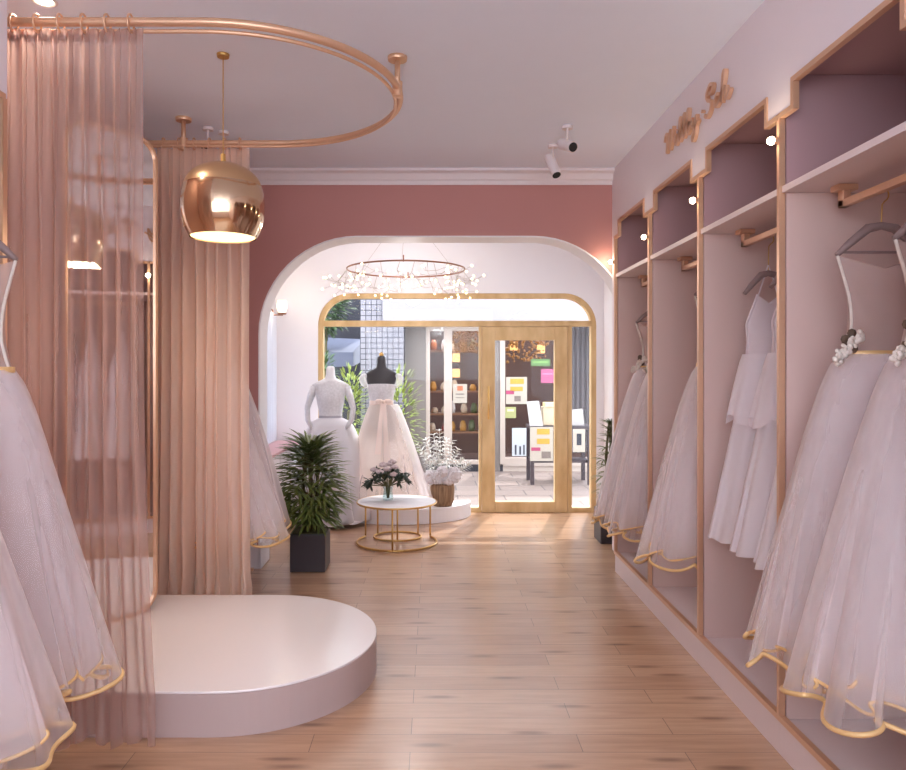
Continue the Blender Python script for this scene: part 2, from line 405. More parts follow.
# ---------------------------------------------------------------- closets
def frame_path(a, b, x):
    return [(x, a, ZN), (x, a-NW, ZN), (x, a-NW, ZT), (x, b+NW, ZT), (x, b+NW, ZN), (x, b, ZN)]
def bay(a, b, s, xp, xb, label, group, rail=True, last=False, panel_end=True):
    """one open closet bay between bar a (far) and bar b (near); s=+1 right side, -1 left side"""
    xe = xb-s*.006
    r = empty('closet_bay', (xp+s*.3, (a+b)/2, 0), label, 'closet', group)
    MB().box(xp+s*.001, xe, a-.001, b+.001, 0, .15).build('plinth', M['pinkwhite'], r)
    MB().box(xp+s*.023, xe-s*.016, a-.012, a+.012, .151, 2.334).build('side_panel', M['panel'], r)
    MB().box(xp+s*.023, xe-s*.016, a-.012, a+.012, 2.363, ZT+.059).build('upper_panel', M['mauve'], r)  # darker tone stands in for shade above the shelf
    if last: MB().box(xp+s*.004, xe, b-.012, b+.012, .15, ZT+.06).build('side_panel', M['panel'], r)
    MB().box(xe-s*.015, xe, a-.013, b+.013, .151, 2.35).build('back_panel', M['panel'], r)
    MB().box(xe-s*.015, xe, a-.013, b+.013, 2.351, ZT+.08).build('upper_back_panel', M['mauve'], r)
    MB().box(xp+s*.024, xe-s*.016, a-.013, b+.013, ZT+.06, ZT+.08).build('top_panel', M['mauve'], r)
    MB().box(xp+s*.004, xe-s*.016, a-.013, b+.013, 2.335, 2.362).build('shelf', M['pinkwhite'], r)
    w_ = .011
    top = [(a+w_, .165), (a+w_, ZN+w_), (a-NW+w_, ZN+w_), (a-NW+w_, ZT+w_), (b+NW-w_, ZT+w_), (b+NW-w_, ZN+w_), (b, ZN+w_)]
    bot = [(b, ZN-w_), (b+NW+w_, ZN-w_), (b+NW+w_, ZT-w_), (a-NW-w_, ZT-w_), (a-NW-w_, ZN-w_), (a-w_, ZN-w_), (a-w_, .165)]
    if last: top[-1] = (b-w_, ZN+w_); bot = [(b-w_, .165), (b+w_, .165), (b+w_, ZN-w_)]+bot[1:]
    g = MB().prism(top+bot, 'x', xp-s*.007, xp+s*.018)
    MB().box(xp-s*.007, xp+s*.018, a+w_, (b-w_ if last else b+w_), .14, .165).build('gold_threshold', M['gold'], r)
    g.build('gold_frame', M['gold'], r)
    if rail:
        xr = xp+s*.19; zr = 2.265
        g = MB().box(xr-.016, xr+.016, a-.12, b+.12, zr-.018, zr+.010)
        for y in (a-.14, b+.14):
            g.box(xr-.016, xr+.016, y-.02, y+.02, zr-.018, zr+.045)
            g.box(xr-.04, xr+.04, y-.03, y+.03, zr+.045, 2.334)
        g.build('hanging_rail', M['gold'], r, bevel=.003)
    return r
names_r = ['beside the arched pink wall', 'holding one gold-belted gown', 'holding the plain peplum gowns', 'holding two flower-waisted gowns', 'at the right frame edge']
for i in range(5):
    bay(RB[i], RB[i+1], 1, XR, XRB, 'open blush closet bay on right, '+names_r[i], 'closet bays along the right wall', last=(i == 4))
for i in range(2):
    bay(LN[i], LN[i+1], -1, XL, XLB, 'open blush closet bay on the left, '+['beside the front sheer curtain', 'nearest the camera at the frame edge'][i], 'closet bays along the left wall', last=(i == 1))
rk = empty('garment_rack', (-1.62, 5.2, 0), 'slim gold garment rack behind the rear sheer curtain', 'clothes rack')
for yy in (4.70, 5.74):
    MB().tube([(-1.62, yy, .015), (-1.62, yy, 2.255)], .012, 10).build('rack_post', M['gold'], rk, smooth=True)
    MB().box(-1.80, -1.44, yy-.015, yy+.015, 0, .02).build('rack_foot', M['gold'], rk)
MB().tube([(-1.62, 4.68, 2.262), (-1.62, 5.76, 2.262)], .012, 10).build('rack_rail', M['gold'], rk, smooth=True)
# spot lamps on the gold posts
spots = [(RB[3], 2.555), (RB[2], 2.52), (RB[1], 2.49), (RB[0], 2.46)]
sn = ['nearest and largest', 'second from the camera', 'third from the camera', 'farthest beside the pink wall']
for k, (y, z) in enumerate(spots):
    r = empty('spot_lamp', (XR-.03, y, z), 'tiny glowing spot lamp on gold closet post, '+sn[k], 'spot lamp', 'spot lamps on the closet posts')
    MB().tube([(XR-.006, y, z), (XR-.03, y, z)], .014, 12).build('lamp_socket', M['gold'], r, smooth=False)
    MB().ball((XR-.035, y, z), .017, 12, 8).build('lamp_lens', M['lamp_spot'], r, smooth=True)
    add_light('spot_lamp_light', 'POINT', (XR-.07, y, z), .9, (1, .82, .58), .02)

# lettering on the header
GL = {  # strokes in a unit box: (x, y) baseline 0, x-height ~.45, cap 1
 'W': [[(-.05,.62),(.02,.85),(.15,.92),(.22,.75),(.16,.35),(.14,.02),(.30,.45),(.42,.95),(.40,.4),(.44,.03),(.62,.5),(.70,1.0)]],
 'i': [[(0,.18),(.14,.46),(.12,.08),(.20,.0),(.32,.18)], [(.18,.66),(.19,.70)]],
 'l': [[(0,.15),(.20,.75),(.24,1.02),(.14,.95),(.10,.30),(.16,.0),(.32,.18)]],
 'b': [[(0,.15),(.18,.75),(.22,1.05),(.12,.95),(.09,.25),(.14,.0),(.28,.10),(.30,.38),(.20,.42),(.42,.30)]],
 'y': [[(0,.30),(.08,.46),(.08,.12),(.20,.08),(.34,.46),(.28,-.25),(.12,-.52),(.06,-.35),(.30,.0),(.48,.18)]],
 '.': [[(.05,.30),(.06,.34),(.09,.38)]],
 'S': [[(.0,.10),(.14,-.06),(.34,.08),(.40,.40),(.18,.62),(.12,.90),(.32,1.15),(.50,1.05),(.44,.80),(.26,.82)]],
 'c': [[(.34,.40),(.20,.48),(.06,.24),(.16,.02),(.38,.16)]],
 'h': [[(0,.15),(.22,.80),(.26,1.12),(.14,1.0),(.08,.0),(.20,.40),(.32,.44),(.30,.06),(.40,.0),(.56,.24)]],
}
def smooth_path(p, n=6):
    if len(p) < 3: return p
    q = [p[0]]+list(p)+[p[-1]]; out = []
    for i in range(1, len(q)-2):
        for k in range(n):
            t = k/n; a, b, c, d = q[i-1], q[i], q[i+1], q[i+2]
            out.append(tuple(.5*((2*b[j])+(-a[j]+c[j])*t+(2*a[j]-5*b[j]+4*c[j]-d[j])*t*t+(-a[j]+3*b[j]-3*c[j]+d[j])*t**3) for j in range(2)))
    out.append(p[-1]); return out
sg = empty('wall_sign', (XR-.02, 3.95, 2.90), 'gold cursive lettering sign on the header above the closets', 'sign')
cur = 0; adv = {'W': .76, 'i': .30, 'l': .30, 'b': .42, 'y': .52, '.': .22, 'S': .56, 'c': .38, 'h': .5, ' ': .16}
word = 'Willby .Sch'; tot = sum(adv[c] for c in word); SX = .96/tot
for c in word:
    if c in GL:
        lm = MB()
        for st in GL[c]:
            pp = smooth_path(st); q = [(4.43-(cur+u)*SX, 2.925+(v if c != '.' else v)*.125) for u, v in pp]
            n = len(q); vs = []; fs = []; wd = .0085
            for i in range(n):
                a = q[max(i-1, 0)]; b = q[min(i+1, n-1)]; t = (b[0]-a[0], b[1]-a[1]); l = math.hypot(*t) or 1
                nx, nz = -t[1]/l*wd, t[0]/l*wd
                for xx in (XR-.022, XR-.002):
                    vs += [(xx, q[i][0]+nx, q[i][1]+nz), (xx, q[i][0]-nx, q[i][1]-nz)]
            for i in range(n-1):
                k = 4*i; fs += [(k, k+1, k+5, k+4), (k+2, k+6, k+7, k+3), (k, k+4, k+6, k+2), (k+1, k+3, k+7, k+5)]
            fs += [(0, 2, 3, 1), (4*n-4, 4*n-3, 4*n-1, 4*n-2)]
            lm.add(vs, fs)
        lm.build('letter', M['gold'], sg)
    cur += adv[c]

# ---------------------------------------------------------------- curtain rail, curtains, podium, mirror
RZ, RYN, RYF = 3.05, 3.0, 4.60; RC = (RYN+RYF)/2; RR = (RYF-RYN)/2; RCX = -.98
def stadium(cx, cy, r, xl, n=40):
    p = [(xl, cy-r)]
    for i in range(6): p.append((xl+(cx-xl)*(i+1)/7, cy-r))
    for i in range(n+1):
        a = -pi/2+pi*i/n; p.append((cx+r*cos(a), cy+r*sin(a)))
    for i in range(6): p.append((cx+(xl-cx)*(i+1)/7, cy+r))
    p.append((xl, cy+r)); return p
rail = empty('curtain_rail', (RCX, RC, RZ), 'rose gold curved curtain rail hung from ceiling over podium', 'curtain rail')
path = stadium(RCX, RC, RR, -2.015)
MB().tube([(x, y, RZ) for x, y in path], .018, 12).build('rail_tube', M['gold'], rail, smooth=True)
pin = [(RCX+(x-RCX)*.97 if x > RCX else x, RC+(y-RC)*.97, RZ-.028) for x, y in path]
MB().tube(pin, .009, 8).build('glide_track', M['gold'], rail, smooth=True)
for (mx, my) in ((RCX+RR*.99, RC-.10), (-1.60, RYF)):
    b = MB().tube([(mx, my, RZ-.03), (mx, my, CZ-.012)], .014, 12); b.build('ceiling_rod', M['gold'], rail, smooth=True)
    MB().lathe([(0, CZ-.022), (.048, CZ-.02), (.05, CZ-.012), (.05, CZ-.001), (0, CZ-.001)], (mx, my), 24).build('ceiling_flange', M['gold'], rail)
    MB().lathe([(.0, RZ-.05), (.026, RZ-.046), (.026, RZ+.03), (0, RZ+.034)], (mx, my), 16).build('rod_clamp', M['gold'], rail)

def curtain(name, x0, x1, y, z0, z1, mat, label, folds, seed, flare=0.0, amp=.035):
    rnd = random.Random(seed); nu, nv = folds*28, 34
    ph = [rnd.uniform(-.5, .5) for _ in range(folds+2)]; am = [rnd.uniform(.6, 1.3) for _ in range(folds+2)]
    r = empty(name, ((x0+x1)/2, y, z0), label, 'curtain', 'sheer rose curtains')
    fine = folds*2.0; cp = [rnd.uniform(0, 6.28) for _ in range(4)]
    def fn(i, j):
        u = i/(nu-1); v = j/(nv-1); z = z1+(z0-z1)*v
        f = u*folds; k = int(f); t = f-k
        A = am[k]*(1-t)+am[min(k+1, folds+1)]*t; P = ph[k]*(1-t)+ph[min(k+1, folds+1)]*t
        m = min(1, v/.35); m = m*m*(3-2*m)
        yy = y+amp*(A*(.35+.65*m)*sin(2*pi*f+P*v*2.2)+.38*(1-m)*sin(2*pi*u*fine+cp[0])+.5*m*sin(2*pi*u*2.3+cp[1]+v))
        xx = x0+(x1-x0)*u+.008*cos(4*pi*f)+.03*sin(5*v+u*3)*v*v*0.4
        xx += flare*v**3*(u-.2)
        if v > .93: xx += .01*sin(25*u+seed); yy -= .03*(v-.93)/.07*abs(sin(11*u))
        return (xx, yy, z+.006*sin(2*pi*u*fine)*(1 if v < .02 else 0)+ (.012*sin(19*u+seed) if j == nv-1 else 0))
    c = MB().grid(fn, nu, nv).build('cloth', mat, r, smooth=True)
    tp = MB()
    tp.grid(lambda i, j: (fn(i, 0)[0], fn(i, 0)[1]-.002, z1+.004-j*.05), nu, 2).build('heading_tape', mat, r, smooth=True)
    n = 6
    for k in range(n):
        x = x0+(x1-x0)*(k+.5)/n
        q = [(x, y+.032*cos(t)*1.0, RZ-.006+.036*sin(t)) for t in [2*pi*m/20 for m in range(20)]]
        MB().tube(q, .005, 6, closed=True).build('curtain_ring', M['gold'], r, smooth=True)
    return r
curtain('sheer_curtain', -1.80, -1.215, RYN, .055, RZ-.035, M['curtain'], 'sheer dusty rose curtain in front of podium, nearest camera', 9, 3, flare=.06, amp=.026)
curtain('sheer_curtain', -1.775, -1.19, RYF, .03, RZ-.035, M['curtain2'], 'sheer curtain toned with peach glow at the back of podium, behind the brass pendant', 8, 8, amp=.055)

pod = empty('podium', (-1.2, RC, 0), 'round glossy cream fitting podium on the wood floor under curtain rail', 'podium')
PR = .676; PCX = -.982
out = stadium(PCX, 3.81, PR, -1.99, 48)
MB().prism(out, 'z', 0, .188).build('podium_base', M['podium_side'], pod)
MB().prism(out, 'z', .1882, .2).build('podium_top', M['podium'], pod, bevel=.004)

# standing mirror set across the corner
mA = Vector((-1.95, 3.79, 0)); mB_ = Vector((-1.63, 4.22, 0)); mW = (mB_-mA).length
mir = empty('standing_mirror', ((mA+mB_)/2+Vector((0, 0, .2))), 'tall round-cornered mirror with thin gold frame standing on podium', 'mirror')
ang = math.atan2((mB_-mA).y, (mB_-mA).x)
def rrect(hw, z0, z1, r, n=8):
    p = []
    for cx, cz, a0 in ((hw-r, z0+r, -pi/2), (hw-r, z1-r, 0), (-hw+r, z1-r, pi/2), (-hw+r, z0+r, pi)):
        for i in range(n+1):
            a = a0+pi/2*i/n; p.append((cx+r*cos(a), cz+r*sin(a)))
    return p
def local_build(mb, name, mat, parent, **k):
    o0 = ORG[parent]; mb.v = [(v[0]+o0.x, v[1]+o0.y, v[2]+o0.z) for v in mb.v]; return mb.build(name, mat, parent, **k)
hw = mW/2
o_ = rrect(hw, 0.0, 2.74, .13); i_ = rrect(hw-.014, .014, 2.726, .116)
n = len(o_)
fm = MB(); vs = [(x, -.02, z) for x, z in o_]+[(x, -.02, z) for x, z in i_]+[(x, .012, z) for x, z in o_]+[(x, .012, z) for x, z in i_]
fs = []
for k in range(n):
    l = (k+1) % n; fs += [(k, l, n+l, n+k), (2*n+k, 3*n+k, 3*n+l, 2*n+l), (k, 2*n+k, 2*n+l, l), (n+k, n+l, 3*n+l, 3*n+k)]
fm.add(vs, fs); local_build(fm, 'mirror_frame', M['gold'], mir)
local_build(MB().prism(i_, 'y', -.006, .008), 'mirror_glass', M['mirror'], mir)
local_build(MB().box(-hw*.8, hw*.8, .013, .03, .1, 2.6), 'backing_board', M['leftwall'], mir)
mir.rotation_euler = (0, 0, ang)

# ---------------------------------------------------------------- pendant
pc = (-1.075, 3.67)
pen = empty('pendant_lamp', (pc[0], pc[1], 2.28), 'round polished brass pendant lamp with warm glowing underside', 'pendant lamp')
prof = [(.172, 2.283)]
for k in range(1, 15):
    t = k/14; a = radians(-44+t*82); prof.append((.209*cos(a)**.55, 2.435+.205*sin(a)))
prof[0] = (.166, 2.275)
pr2 = [(r, z) for r, z in prof if z < 2.545 and z > 2.27]
MB().lathe(pr2, pc, 48).build('lamp_shade', M['brass'], pen, smooth=True)
dome = [(.196, 2.50), (.197, 2.515)]+[(.196*cos(radians(a)), 2.515+.14*sin(radians(a))) for a in range(8, 91, 9)]
MB().lathe(dome, pc, 48).build('shade_dome', M['brassdome'], pen, smooth=True)
MB().lathe([(.160, 2.279), (.165, 2.34), (.16, 2.42), (.0, 2.46)], pc, 40).build('inner_reflector', M['lamp_warm'], pen, smooth=True)
MB().lathe([(.0, 2.286), (.158, 2.286)], pc, 40).build('diffuser', M['lamp_warm'], pen, smooth=True)
MB().tube([(pc[0], pc[1], 2.65), (pc[0], pc[1], CZ-.012)], .0028, 6).build('cord', M['brassmat'], pen)
MB().lathe([(0, 2.70), (.012, 2.70), (.014, 2.65), (.0, 2.65)], pc, 16).build('cord_grip', M['brassmat'], pen)
MB().lathe([(0, CZ-.016), (.03, CZ-.016), (.032, CZ-.001), (0, CZ-.001)], pc, 24).build('ceiling_rose', M['brassmat'], pen)
add_light('pendant_light', 'AREA', (pc[0], pc[1], 2.27), 7, (1, .80, .56), .3)

# ---------------------------------------------------------------- ceiling fittings
def spotlight(x, y, label, aim, zdrop=.10, drop2=.12):
    r = empty('ceiling_spotlight', (x, y, CZ-.3), label, 'spotlight', 'white ceiling spotlights')
    MB().lathe([(0, CZ-.02), (.035, CZ-.02), (.035, CZ-.001), (0, CZ-.001)], (x, y), 20).build('mount_plate', M['trimwhite'], r)
    MB().tube([(x, y, CZ-.02), (x, y, CZ-zdrop)], .007, 8).build('mount_arm', M['trimwhite'], r)
    c = Vector((x, y, CZ-zdrop-.03)); d = Vector(aim).normalized()
    MB().tube([c-d*drop2*.6, c+d*drop2*.6], .036, 20).build('lamp_body', M['trimwhite'], r, bevel=.003)
    MB().tube([c+d*drop2*.6, c+d*(drop2*.6+.003)], .030, 20).build('lamp_lens', M['black'], r)
    return r
spotlight(.88, 4.75, 'white cylinder ceiling spotlight, nearer and higher of the right pair', (.35, -1, -.45), .10, .13)
spotlight(.85, 5.15, 'white cylinder ceiling spotlight, lower of the right pair by pink wall', (.25, -.55, -1), .12, .15)
spotlight(-1.50, 4.78, 'small ceiling spotlight above the rear curtain, left of its pair', (-.1, -1, -.4), .12, .08)
spotlight(-1.42, 4.86, 'small ceiling spotlight above the rear curtain, right of its pair', (.3, -1, -.4), .12, .08)
dl = empty('recessed_downlight', (-1.70, 3.14, CZ), 'small glowing recessed downlight in the ceiling at top left', 'downlight')
MB().lathe([(.035, CZ-.001), (.045, CZ-.006), (.055, CZ-.001)], (-1.70, 3.14), 24).build('trim_ring', M['trimwhite'], dl)
MB().lathe([(.0, CZ-.003), (.035, CZ-.003)], (-1.70, 3.14), 24).build('lamp_lens', M['lamp_spot'], dl)
add_light('downlight_light', 'AREA', (-1.70, 3.14, CZ-.02), 5, (1, .90, .78), .06)

gl = empty('fill_globe', (.1, -.45, 2.6), 'added fill globe hanging unseen behind the camera to brighten the ceiling', 'pendant lamp')
MB().ball((.1, -.45, 2.7), .13, 24, 14).build('globe', emis('fill_globe_glow', (.86, .93, 1, 1), 3), gl, smooth=True)  # unseen fill source, added to lift the ceiling and header
MB().tube([(.1, -.45, 2.83), (.1, -.45, CZ-.001)], .005, 6).build('cord', M['brassmat'], gl)
add_light('globe_fill_light', 'POINT', (.1, -.45, 2.5), 16, (.84, .92, 1), .13)

# ---------------------------------------------------------------- dresses
def skirt_fn(cx, cy, zw, zh, rw, rx, ry, s, wall, nf, seed, amp, pw=.75, nu=224, nv=26, wave=.012, curl=1.25):
    rnd = random.Random(seed)
    ph = rnd.uniform(0, 6); a2 = [rnd.uniform(.6, 1.4) for _ in range(3)]; p2 = [rnd.uniform(0, 6) for _ in range(3)]
    def fn(i, j):
        th = 2*pi*i/nu; v = j/(nv-1)
        g = v**pw
        fold = (sin(nf*th+ph)*.6*a2[0]+sin((nf*2+1)*th+p2[1]+v)*.28*a2[1]+sin((nf+3)*th+p2[2])*.4*a2[2])
        k = 1+amp*fold*v**1.4
        tw_ = th+curl/nf*v**1.6*sin(nf*th+ph+1.1*sin(2*th+p2[0]))
        x = (rw+(rx-rw)*g)*k*cos(tw_); y = (rw*.8+(ry-rw*.8)*g)*k*sin(tw_)
        if s*x > 0:                        # squeezed against the closet back
            lim = wall
            x = s*lim*math.tanh(abs(x)/lim)*.98
        z = zw+(zh-zw)*v - wave*v*v*cos(nf*th+ph)*2
        return (cx+x, cy+y, z)
    return fn, nu, nv
def rosette(mb, c, r, seed, n=3):
    rnd = random.Random(seed)
    for k in range(n):
        cc = Vector(c)+Vector(((k-(n-1)/2)*r*.45, -.01, (k-(n-1)/2)*r*.48))
        for q in range(14):
            a = rnd.uniform(0, 2*pi); rr = r*rnd.uniform(.1, .42)
            mb.ball(cc+Vector((cos(a)*rr, rnd.uniform(-.5, .3)*r*.5, sin(a)*rr)), r*rnd.uniform(.16, .27), 7, 5, sy=.5)
def gown(x, y, s, label, group, style, seed, zs=2.03, zw=1.66, zh=.52, rx=.475, ry=.33, wall=.38, hang=True, hlabel=None, q=1.0):
    rnd = random.Random(seed)
    r = empty('wedding_gown', (x, y, zh), label, 'wedding gown', group)
    # bodice: flattened, nipped in above the waist, flared to the shoulders
    hw = [(0, .150), (.10, .135), (.28, .118), (.45, .120), (.62, .130), (.80, .150), (1.0, .172)]
    if style == 'plain': hw = [(0, .135), (.15, .11), (.35, .105), (.6, .115), (.8, .085), (1.0, .06)]
    def HW(t):
        for a, b in zip(hw, hw[1:]):
            if t <= b[0]: return a[1]+(b[1]-a[1])*(t-a[0])/(b[0]-a[0])
        return hw[-1][1]
    def bf(i, j):
        th = 2*pi*i/32; t = j/12
        dp = .075*(1-t)+.022*t+.025*sin(pi*min(1, t*1.6))*(1 if t < .62 else 0)
        dip = .05*(t**3)*(1-abs(cos(th)))
        return (x+HW(t)*cos(th), y+dp*sin(th), zw+(zs-zw)*t-dip)
    MB().grid(bf, 32, 13, wrap=True).build('bodice', M['satin'] if style != 'plain' else M['plainsatin'], r, smooth=True)
    for sd in (-1, 1):
        MB().tube([(x+sd*(HW(t/12)+.001), y-.012, zw+(zs-zw)*t/12) for t in range(0, 13)], .006, 6).build('piping', M['plainsatin'] if style == 'plain' else M['flower'], r, smooth=True)
    if style == 'plain':
        for sd in (-1, 1):
            MB().tube([(x+sd*.055, y, zs-.02), (x+sd*.03, y, zs+.06), (x, y, zs+.15)], .004, 6).build('strap', M['plainsatin'], r)
        fn, nu, nv = skirt_fn(x, y, zw+.06, zw-.27, .125, .20, .15, s, wall, 7, seed+5, .10, .8, 96, 10)
        MB().grid(fn, nu, nv, wrap=True).build('peplum', M['plainsatin'], r, smooth=True)
    if style in ('belt', 'flower'):
        bl = MB().lathe([(.155, zw-.012), (.158, zw-.010), (.158, zw+.010), (.155, zw+.012)], (x, y), 40, sy=.52)
        bl.build('belt', M['hem'], r, smooth=True)
    if style == 'flower':
        f = MB(); rosette(f, (x-s*.175, y-.075, zw+.02), .044, seed, 5); f.build('flower_spray', M['flower'], r, smooth=True)
        lf = MB()
        for k in range(6):
            a = rnd.uniform(0, 6.28); c = Vector((x-s*.145, y-.05, zw+.01+k*.014))
            lf.ball(c+Vector((cos(a)*.02, 0, sin(a)*.01)), .018, 6, 4, sy=.3)
        lf.build('sepals', M['darkleaf'], r, smooth=True)
    nf = 8 if style != 'plain' else 8
    am = .10 if style != 'plain' else .11
    # two tulle layers with bound hems; the inner one is denser
    if style == 'plain':
        fn, nu, nv = skirt_fn(x, y, zw-.02, zh, .12, rx, ry, s, wall, nf, seed, am*.8, 1.05, wave=.004)
        MB().grid(fn, nu, nv, wrap=True).build('skirt', M['plainsatin'], r, smooth=True)
    else:
        fn, nu, nv = skirt_fn(x, y, zw, zh, .15, rx, ry, s, wall, nf, seed, am, .72)
        sk = MB().grid(fn, nu, nv, wrap=True).build('skirt', M['tulle'], r, smooth=True)
        MB().tube([fn(i, nv-1) for i in range(nu)], .0085, 8, closed=True).build('hem_binding', M['hem'], sk, smooth=True)
        f2, nu, nv = skirt_fn(x, y, zw-.002, zh+.05, .148, rx*.93, ry*.93, s, wall*.95, nf+2, seed+11, am*.9, .72)
        sk = MB().grid(f2, nu, nv, wrap=True).build('underskirt', M['tulle_in'], r, smooth=True)
        MB().tube([f2(i, nv-1) for i in range(nu)], .006, 6, closed=True).build('hem_binding', M['hem'], sk, smooth=True)
        f3, nu, nv = skirt_fn(x, y, zw-.004, zh+.10, .145, rx*.82, ry*.84, s, wall*.9, nf+1, seed+17, am*.9, .74)
        sk = MB().grid(f3, nu, nv, wrap=True).build('underskirt', M['tulle_in'], r, smooth=True)
        MB().tube([f3(i, nv-1) for i in range(nu)], .006, 6, closed=True).build('hem_binding', M['hem'], sk, smooth=True)
    # the hanger it hangs on
    if hang:
        zr = 2.25
        h = empty('clothes_hanger', (x, y, zr), hlabel, 'hanger', 'padded hangers holding the gowns')
        w_ = .168 if style != 'plain' else .12; zt = zs+.115 if style != 'plain' else zs+.11
        arms = [(x-w_, y, zs+.005), (x-w_*.7, y, zs+.05), (x-w_*.3, y, zt-.01), (x, y, zt), (x+w_*.3, y, zt-.01), (x+w_*.7, y, zs+.05), (x+w_, y, zs+.005)]
        MB().tube(arms, [.010, .015, .018, .015, .018, .015, .010], 10).build('hanger_arm', M['hanger'], h, smooth=True)
        if style != 'plain': MB().tube([(x-w_*.95, y, zs+.015), (x+w_*.95, y, zs+.015)], .005, 6).build('cross_bar', M['hanger'], h)
        hk = [(x, y, zt), (x, y, zr-.045)]+[(x+.024*sin(a), y, zr-.004-.024*cos(a)+.0) for a in [pi*k/8 for k in range(0, 13)]]
        hk = [(x, y, zt), (x, y, zt+.02)]
        for k in range(0, 11):
            a = -pi/2+radians(25*k); hk.append((x+.028*cos(a)-.0*k, y, 2.262+.028*sin(a)))
        hk[2] = (x+.003, y, 2.225)
        MB().tube(hk, .003, 6).build('hook', M['brassmat'], h, smooth=True)
    return r
GR = 'gowns in the right-hand closets'; GLg = 'gowns in the left-hand closets'
XG = 1.69
gown(XG, 2.72, 1, 'white tulle gown with flower waist, left of the two nearest right', GR, 'flower', 21, hlabel='grey padded hanger, left of the two in nearest right bay')
gown(XG, 2.38, 1, 'white tulle gown with flower waist at the right frame edge', GR, 'flower', 34, hlabel='grey padded hanger at the right frame edge')
gown(XG, 3.64, 1, 'plain white strappy gown with peplum, farthest left of three', GR, 'plain', 41, zs=1.98, zw=1.62, zh=.75, rx=.30, ry=.16, hlabel='dark thin hanger of the farthest peplum gown')
gown(XG, 3.36, 1, 'plain white gown with peplum, middle of three', GR, 'plain', 42, zs=1.98, zw=1.62, zh=.75, rx=.30, ry=.17, hlabel='dark thin hanger of the middle peplum gown')
gown(XG, 3.10, 1, 'plain white gown with peplum, partly hidden behind gold post', GR, 'plain', 43, zs=1.98, zw=1.62, zh=.75, rx=.30, ry=.14, hlabel='dark thin hanger of the peplum gown behind gold post')
gown(XG, 4.20, 1, 'white tulle gown with gold belt in second bay from arch', GR, 'belt', 51, zw=1.63, zh=.50, ry=.25, hlabel='grey padded hanger in the belted gown bay on right')
gown(XG, 5.42, 1, 'white tulle gown with flower waist, farthest on the right', GR, 'flower', 61, zs=1.95, zw=1.62, zh=.46, rx=.47, ry=.3, hlabel='grey padded hanger farthest along the right closets')
gown(XG, 5.10, 1, 'white tulle gown in farthest right bay, nearer of the two', GR, 'flower', 62, zs=1.95, zw=1.62, zh=.46, rx=.47, ry=.28, hlabel='grey padded hanger, second farthest along the right closets')
XGL = -1.735
gown(-1.70, 2.64, -1, 'white tulle gown with gold belt beside front curtain at left', GLg, 'belt', 71, zs=2.00, zw=1.60, zh=.46, rx=.485, ry=.25, wall=.30, hlabel='grey padded hanger at left edge beside front curtain')
gown(XGL, 2.20, -1, 'white tulle skirted gown nearest camera at lower left corner', GLg, 'belt', 72, zs=2.00, zw=1.60, zh=.43, rx=.56, ry=.30, wall=.42, hlabel='grey padded hanger of the gown nearest camera at left')
gown(-1.62, 4.90, -1, 'white tulle gown behind rear curtain, nearer of two', GLg, 'belt', 81, zs=2.00, zw=1.64, zh=.45, rx=.58, ry=.24, wall=.42, hlabel='grey padded hanger behind rear curtain, nearer of two')
gown(-1.62, 5.32, -1, 'white tulle gown behind rear curtain beside the pink pier', GLg, 'belt', 82, zs=2.00, zw=1.64, zh=.45, rx=.54, ry=.26, wall=.42, hlabel='grey padded hanger behind rear curtain beside pink pier')

# ---------------------------------------------------------------- display area
# half-round platform
ds = empty('display_platform', (-.38, 7.9, 0), 'low half-round white display platform in front of the window', 'platform')
op = [(-.36+.77*cos(a), 8.0-.57*sin(a)) for a in [pi*k/48 for k in range(49)]]
MB().prism(op, 'z', 0, .155).build('platform_body', M['white'], ds, bevel=.006)
# cabinet with pink top along the left wall
cb = empty('low_cabinet', (-1.63, 7.2, 0), 'low white cabinet with pink top beneath the sconce', 'cabinet')
MB().box(-1.75, -1.50, 6.42, 8.03, 0, .79).build('cabinet_body', M['white'], cb, bevel=.004)
MB().box(-1.75, -1.485, 6.40, 8.035, .79, .815).build('cabinet_top', M['cabpink'], cb, bevel=.004)
for k in range(3):
    y0 = 6.44+k*.53; d_ = MB().box(-1.50, -1.488, y0+.01, y0+.51, .06, .77).build('cabinet_door', M['white'], cb, bevel=.003)
    MB().ball((-1.478, y0+.45, .45), .012, 8, 6).build('knob', M['brassmat'], d_, smooth=True)
# white side curtain over the cabinet
wc = MB()
wc.grid(lambda i, j: (-1.735+.022*sin(i*.9), 6.95+.9*i/79, 2.22-1.38*j/11), 80, 12)
tag(wc.build('white_curtain', sheer('white_voile', srgb(238, 242, 250), .75, .2, .5), smooth=True), 'white gathered curtain over low cabinet on the left display wall', 'curtain')
# sconce
sc = empty('wall_sconce', (-1.78, 7.72, 2.2), 'small wall sconce with glowing frosted shade above the cabinet', 'wall lamp')
sy = 7.72
MB().tube([(-1.78, sy, 2.27), (-1.765, sy, 2.27)], .045, 20).build('backplate', M['copper'], sc)
MB().tube([(-1.768, sy, 2.27), (-1.73, sy, 2.24), (-1.72, sy, 2.19), (-1.62, sy, 2.19)], .008, 8).build('arm', M['copper'], sc, smooth=True)
MB().lathe([(0, 2.19), (.045, 2.195), (.05, 2.21), (0, 2.215)], (-1.63, sy), 20).build('shade_holder', M['copper'], sc)
MB().lathe([(0, 2.216), (.04, 2.22), (.058, 2.27), (.05, 2.34), (.046, 2.345), (0, 2.33)], (-1.63, sy), 20).build('glass_shade', M['frost'], sc, smooth=True)
add_light('sconce_light', 'POINT', (-1.60, sy-.09, 2.33), 3, (1, .85, .65), .05)

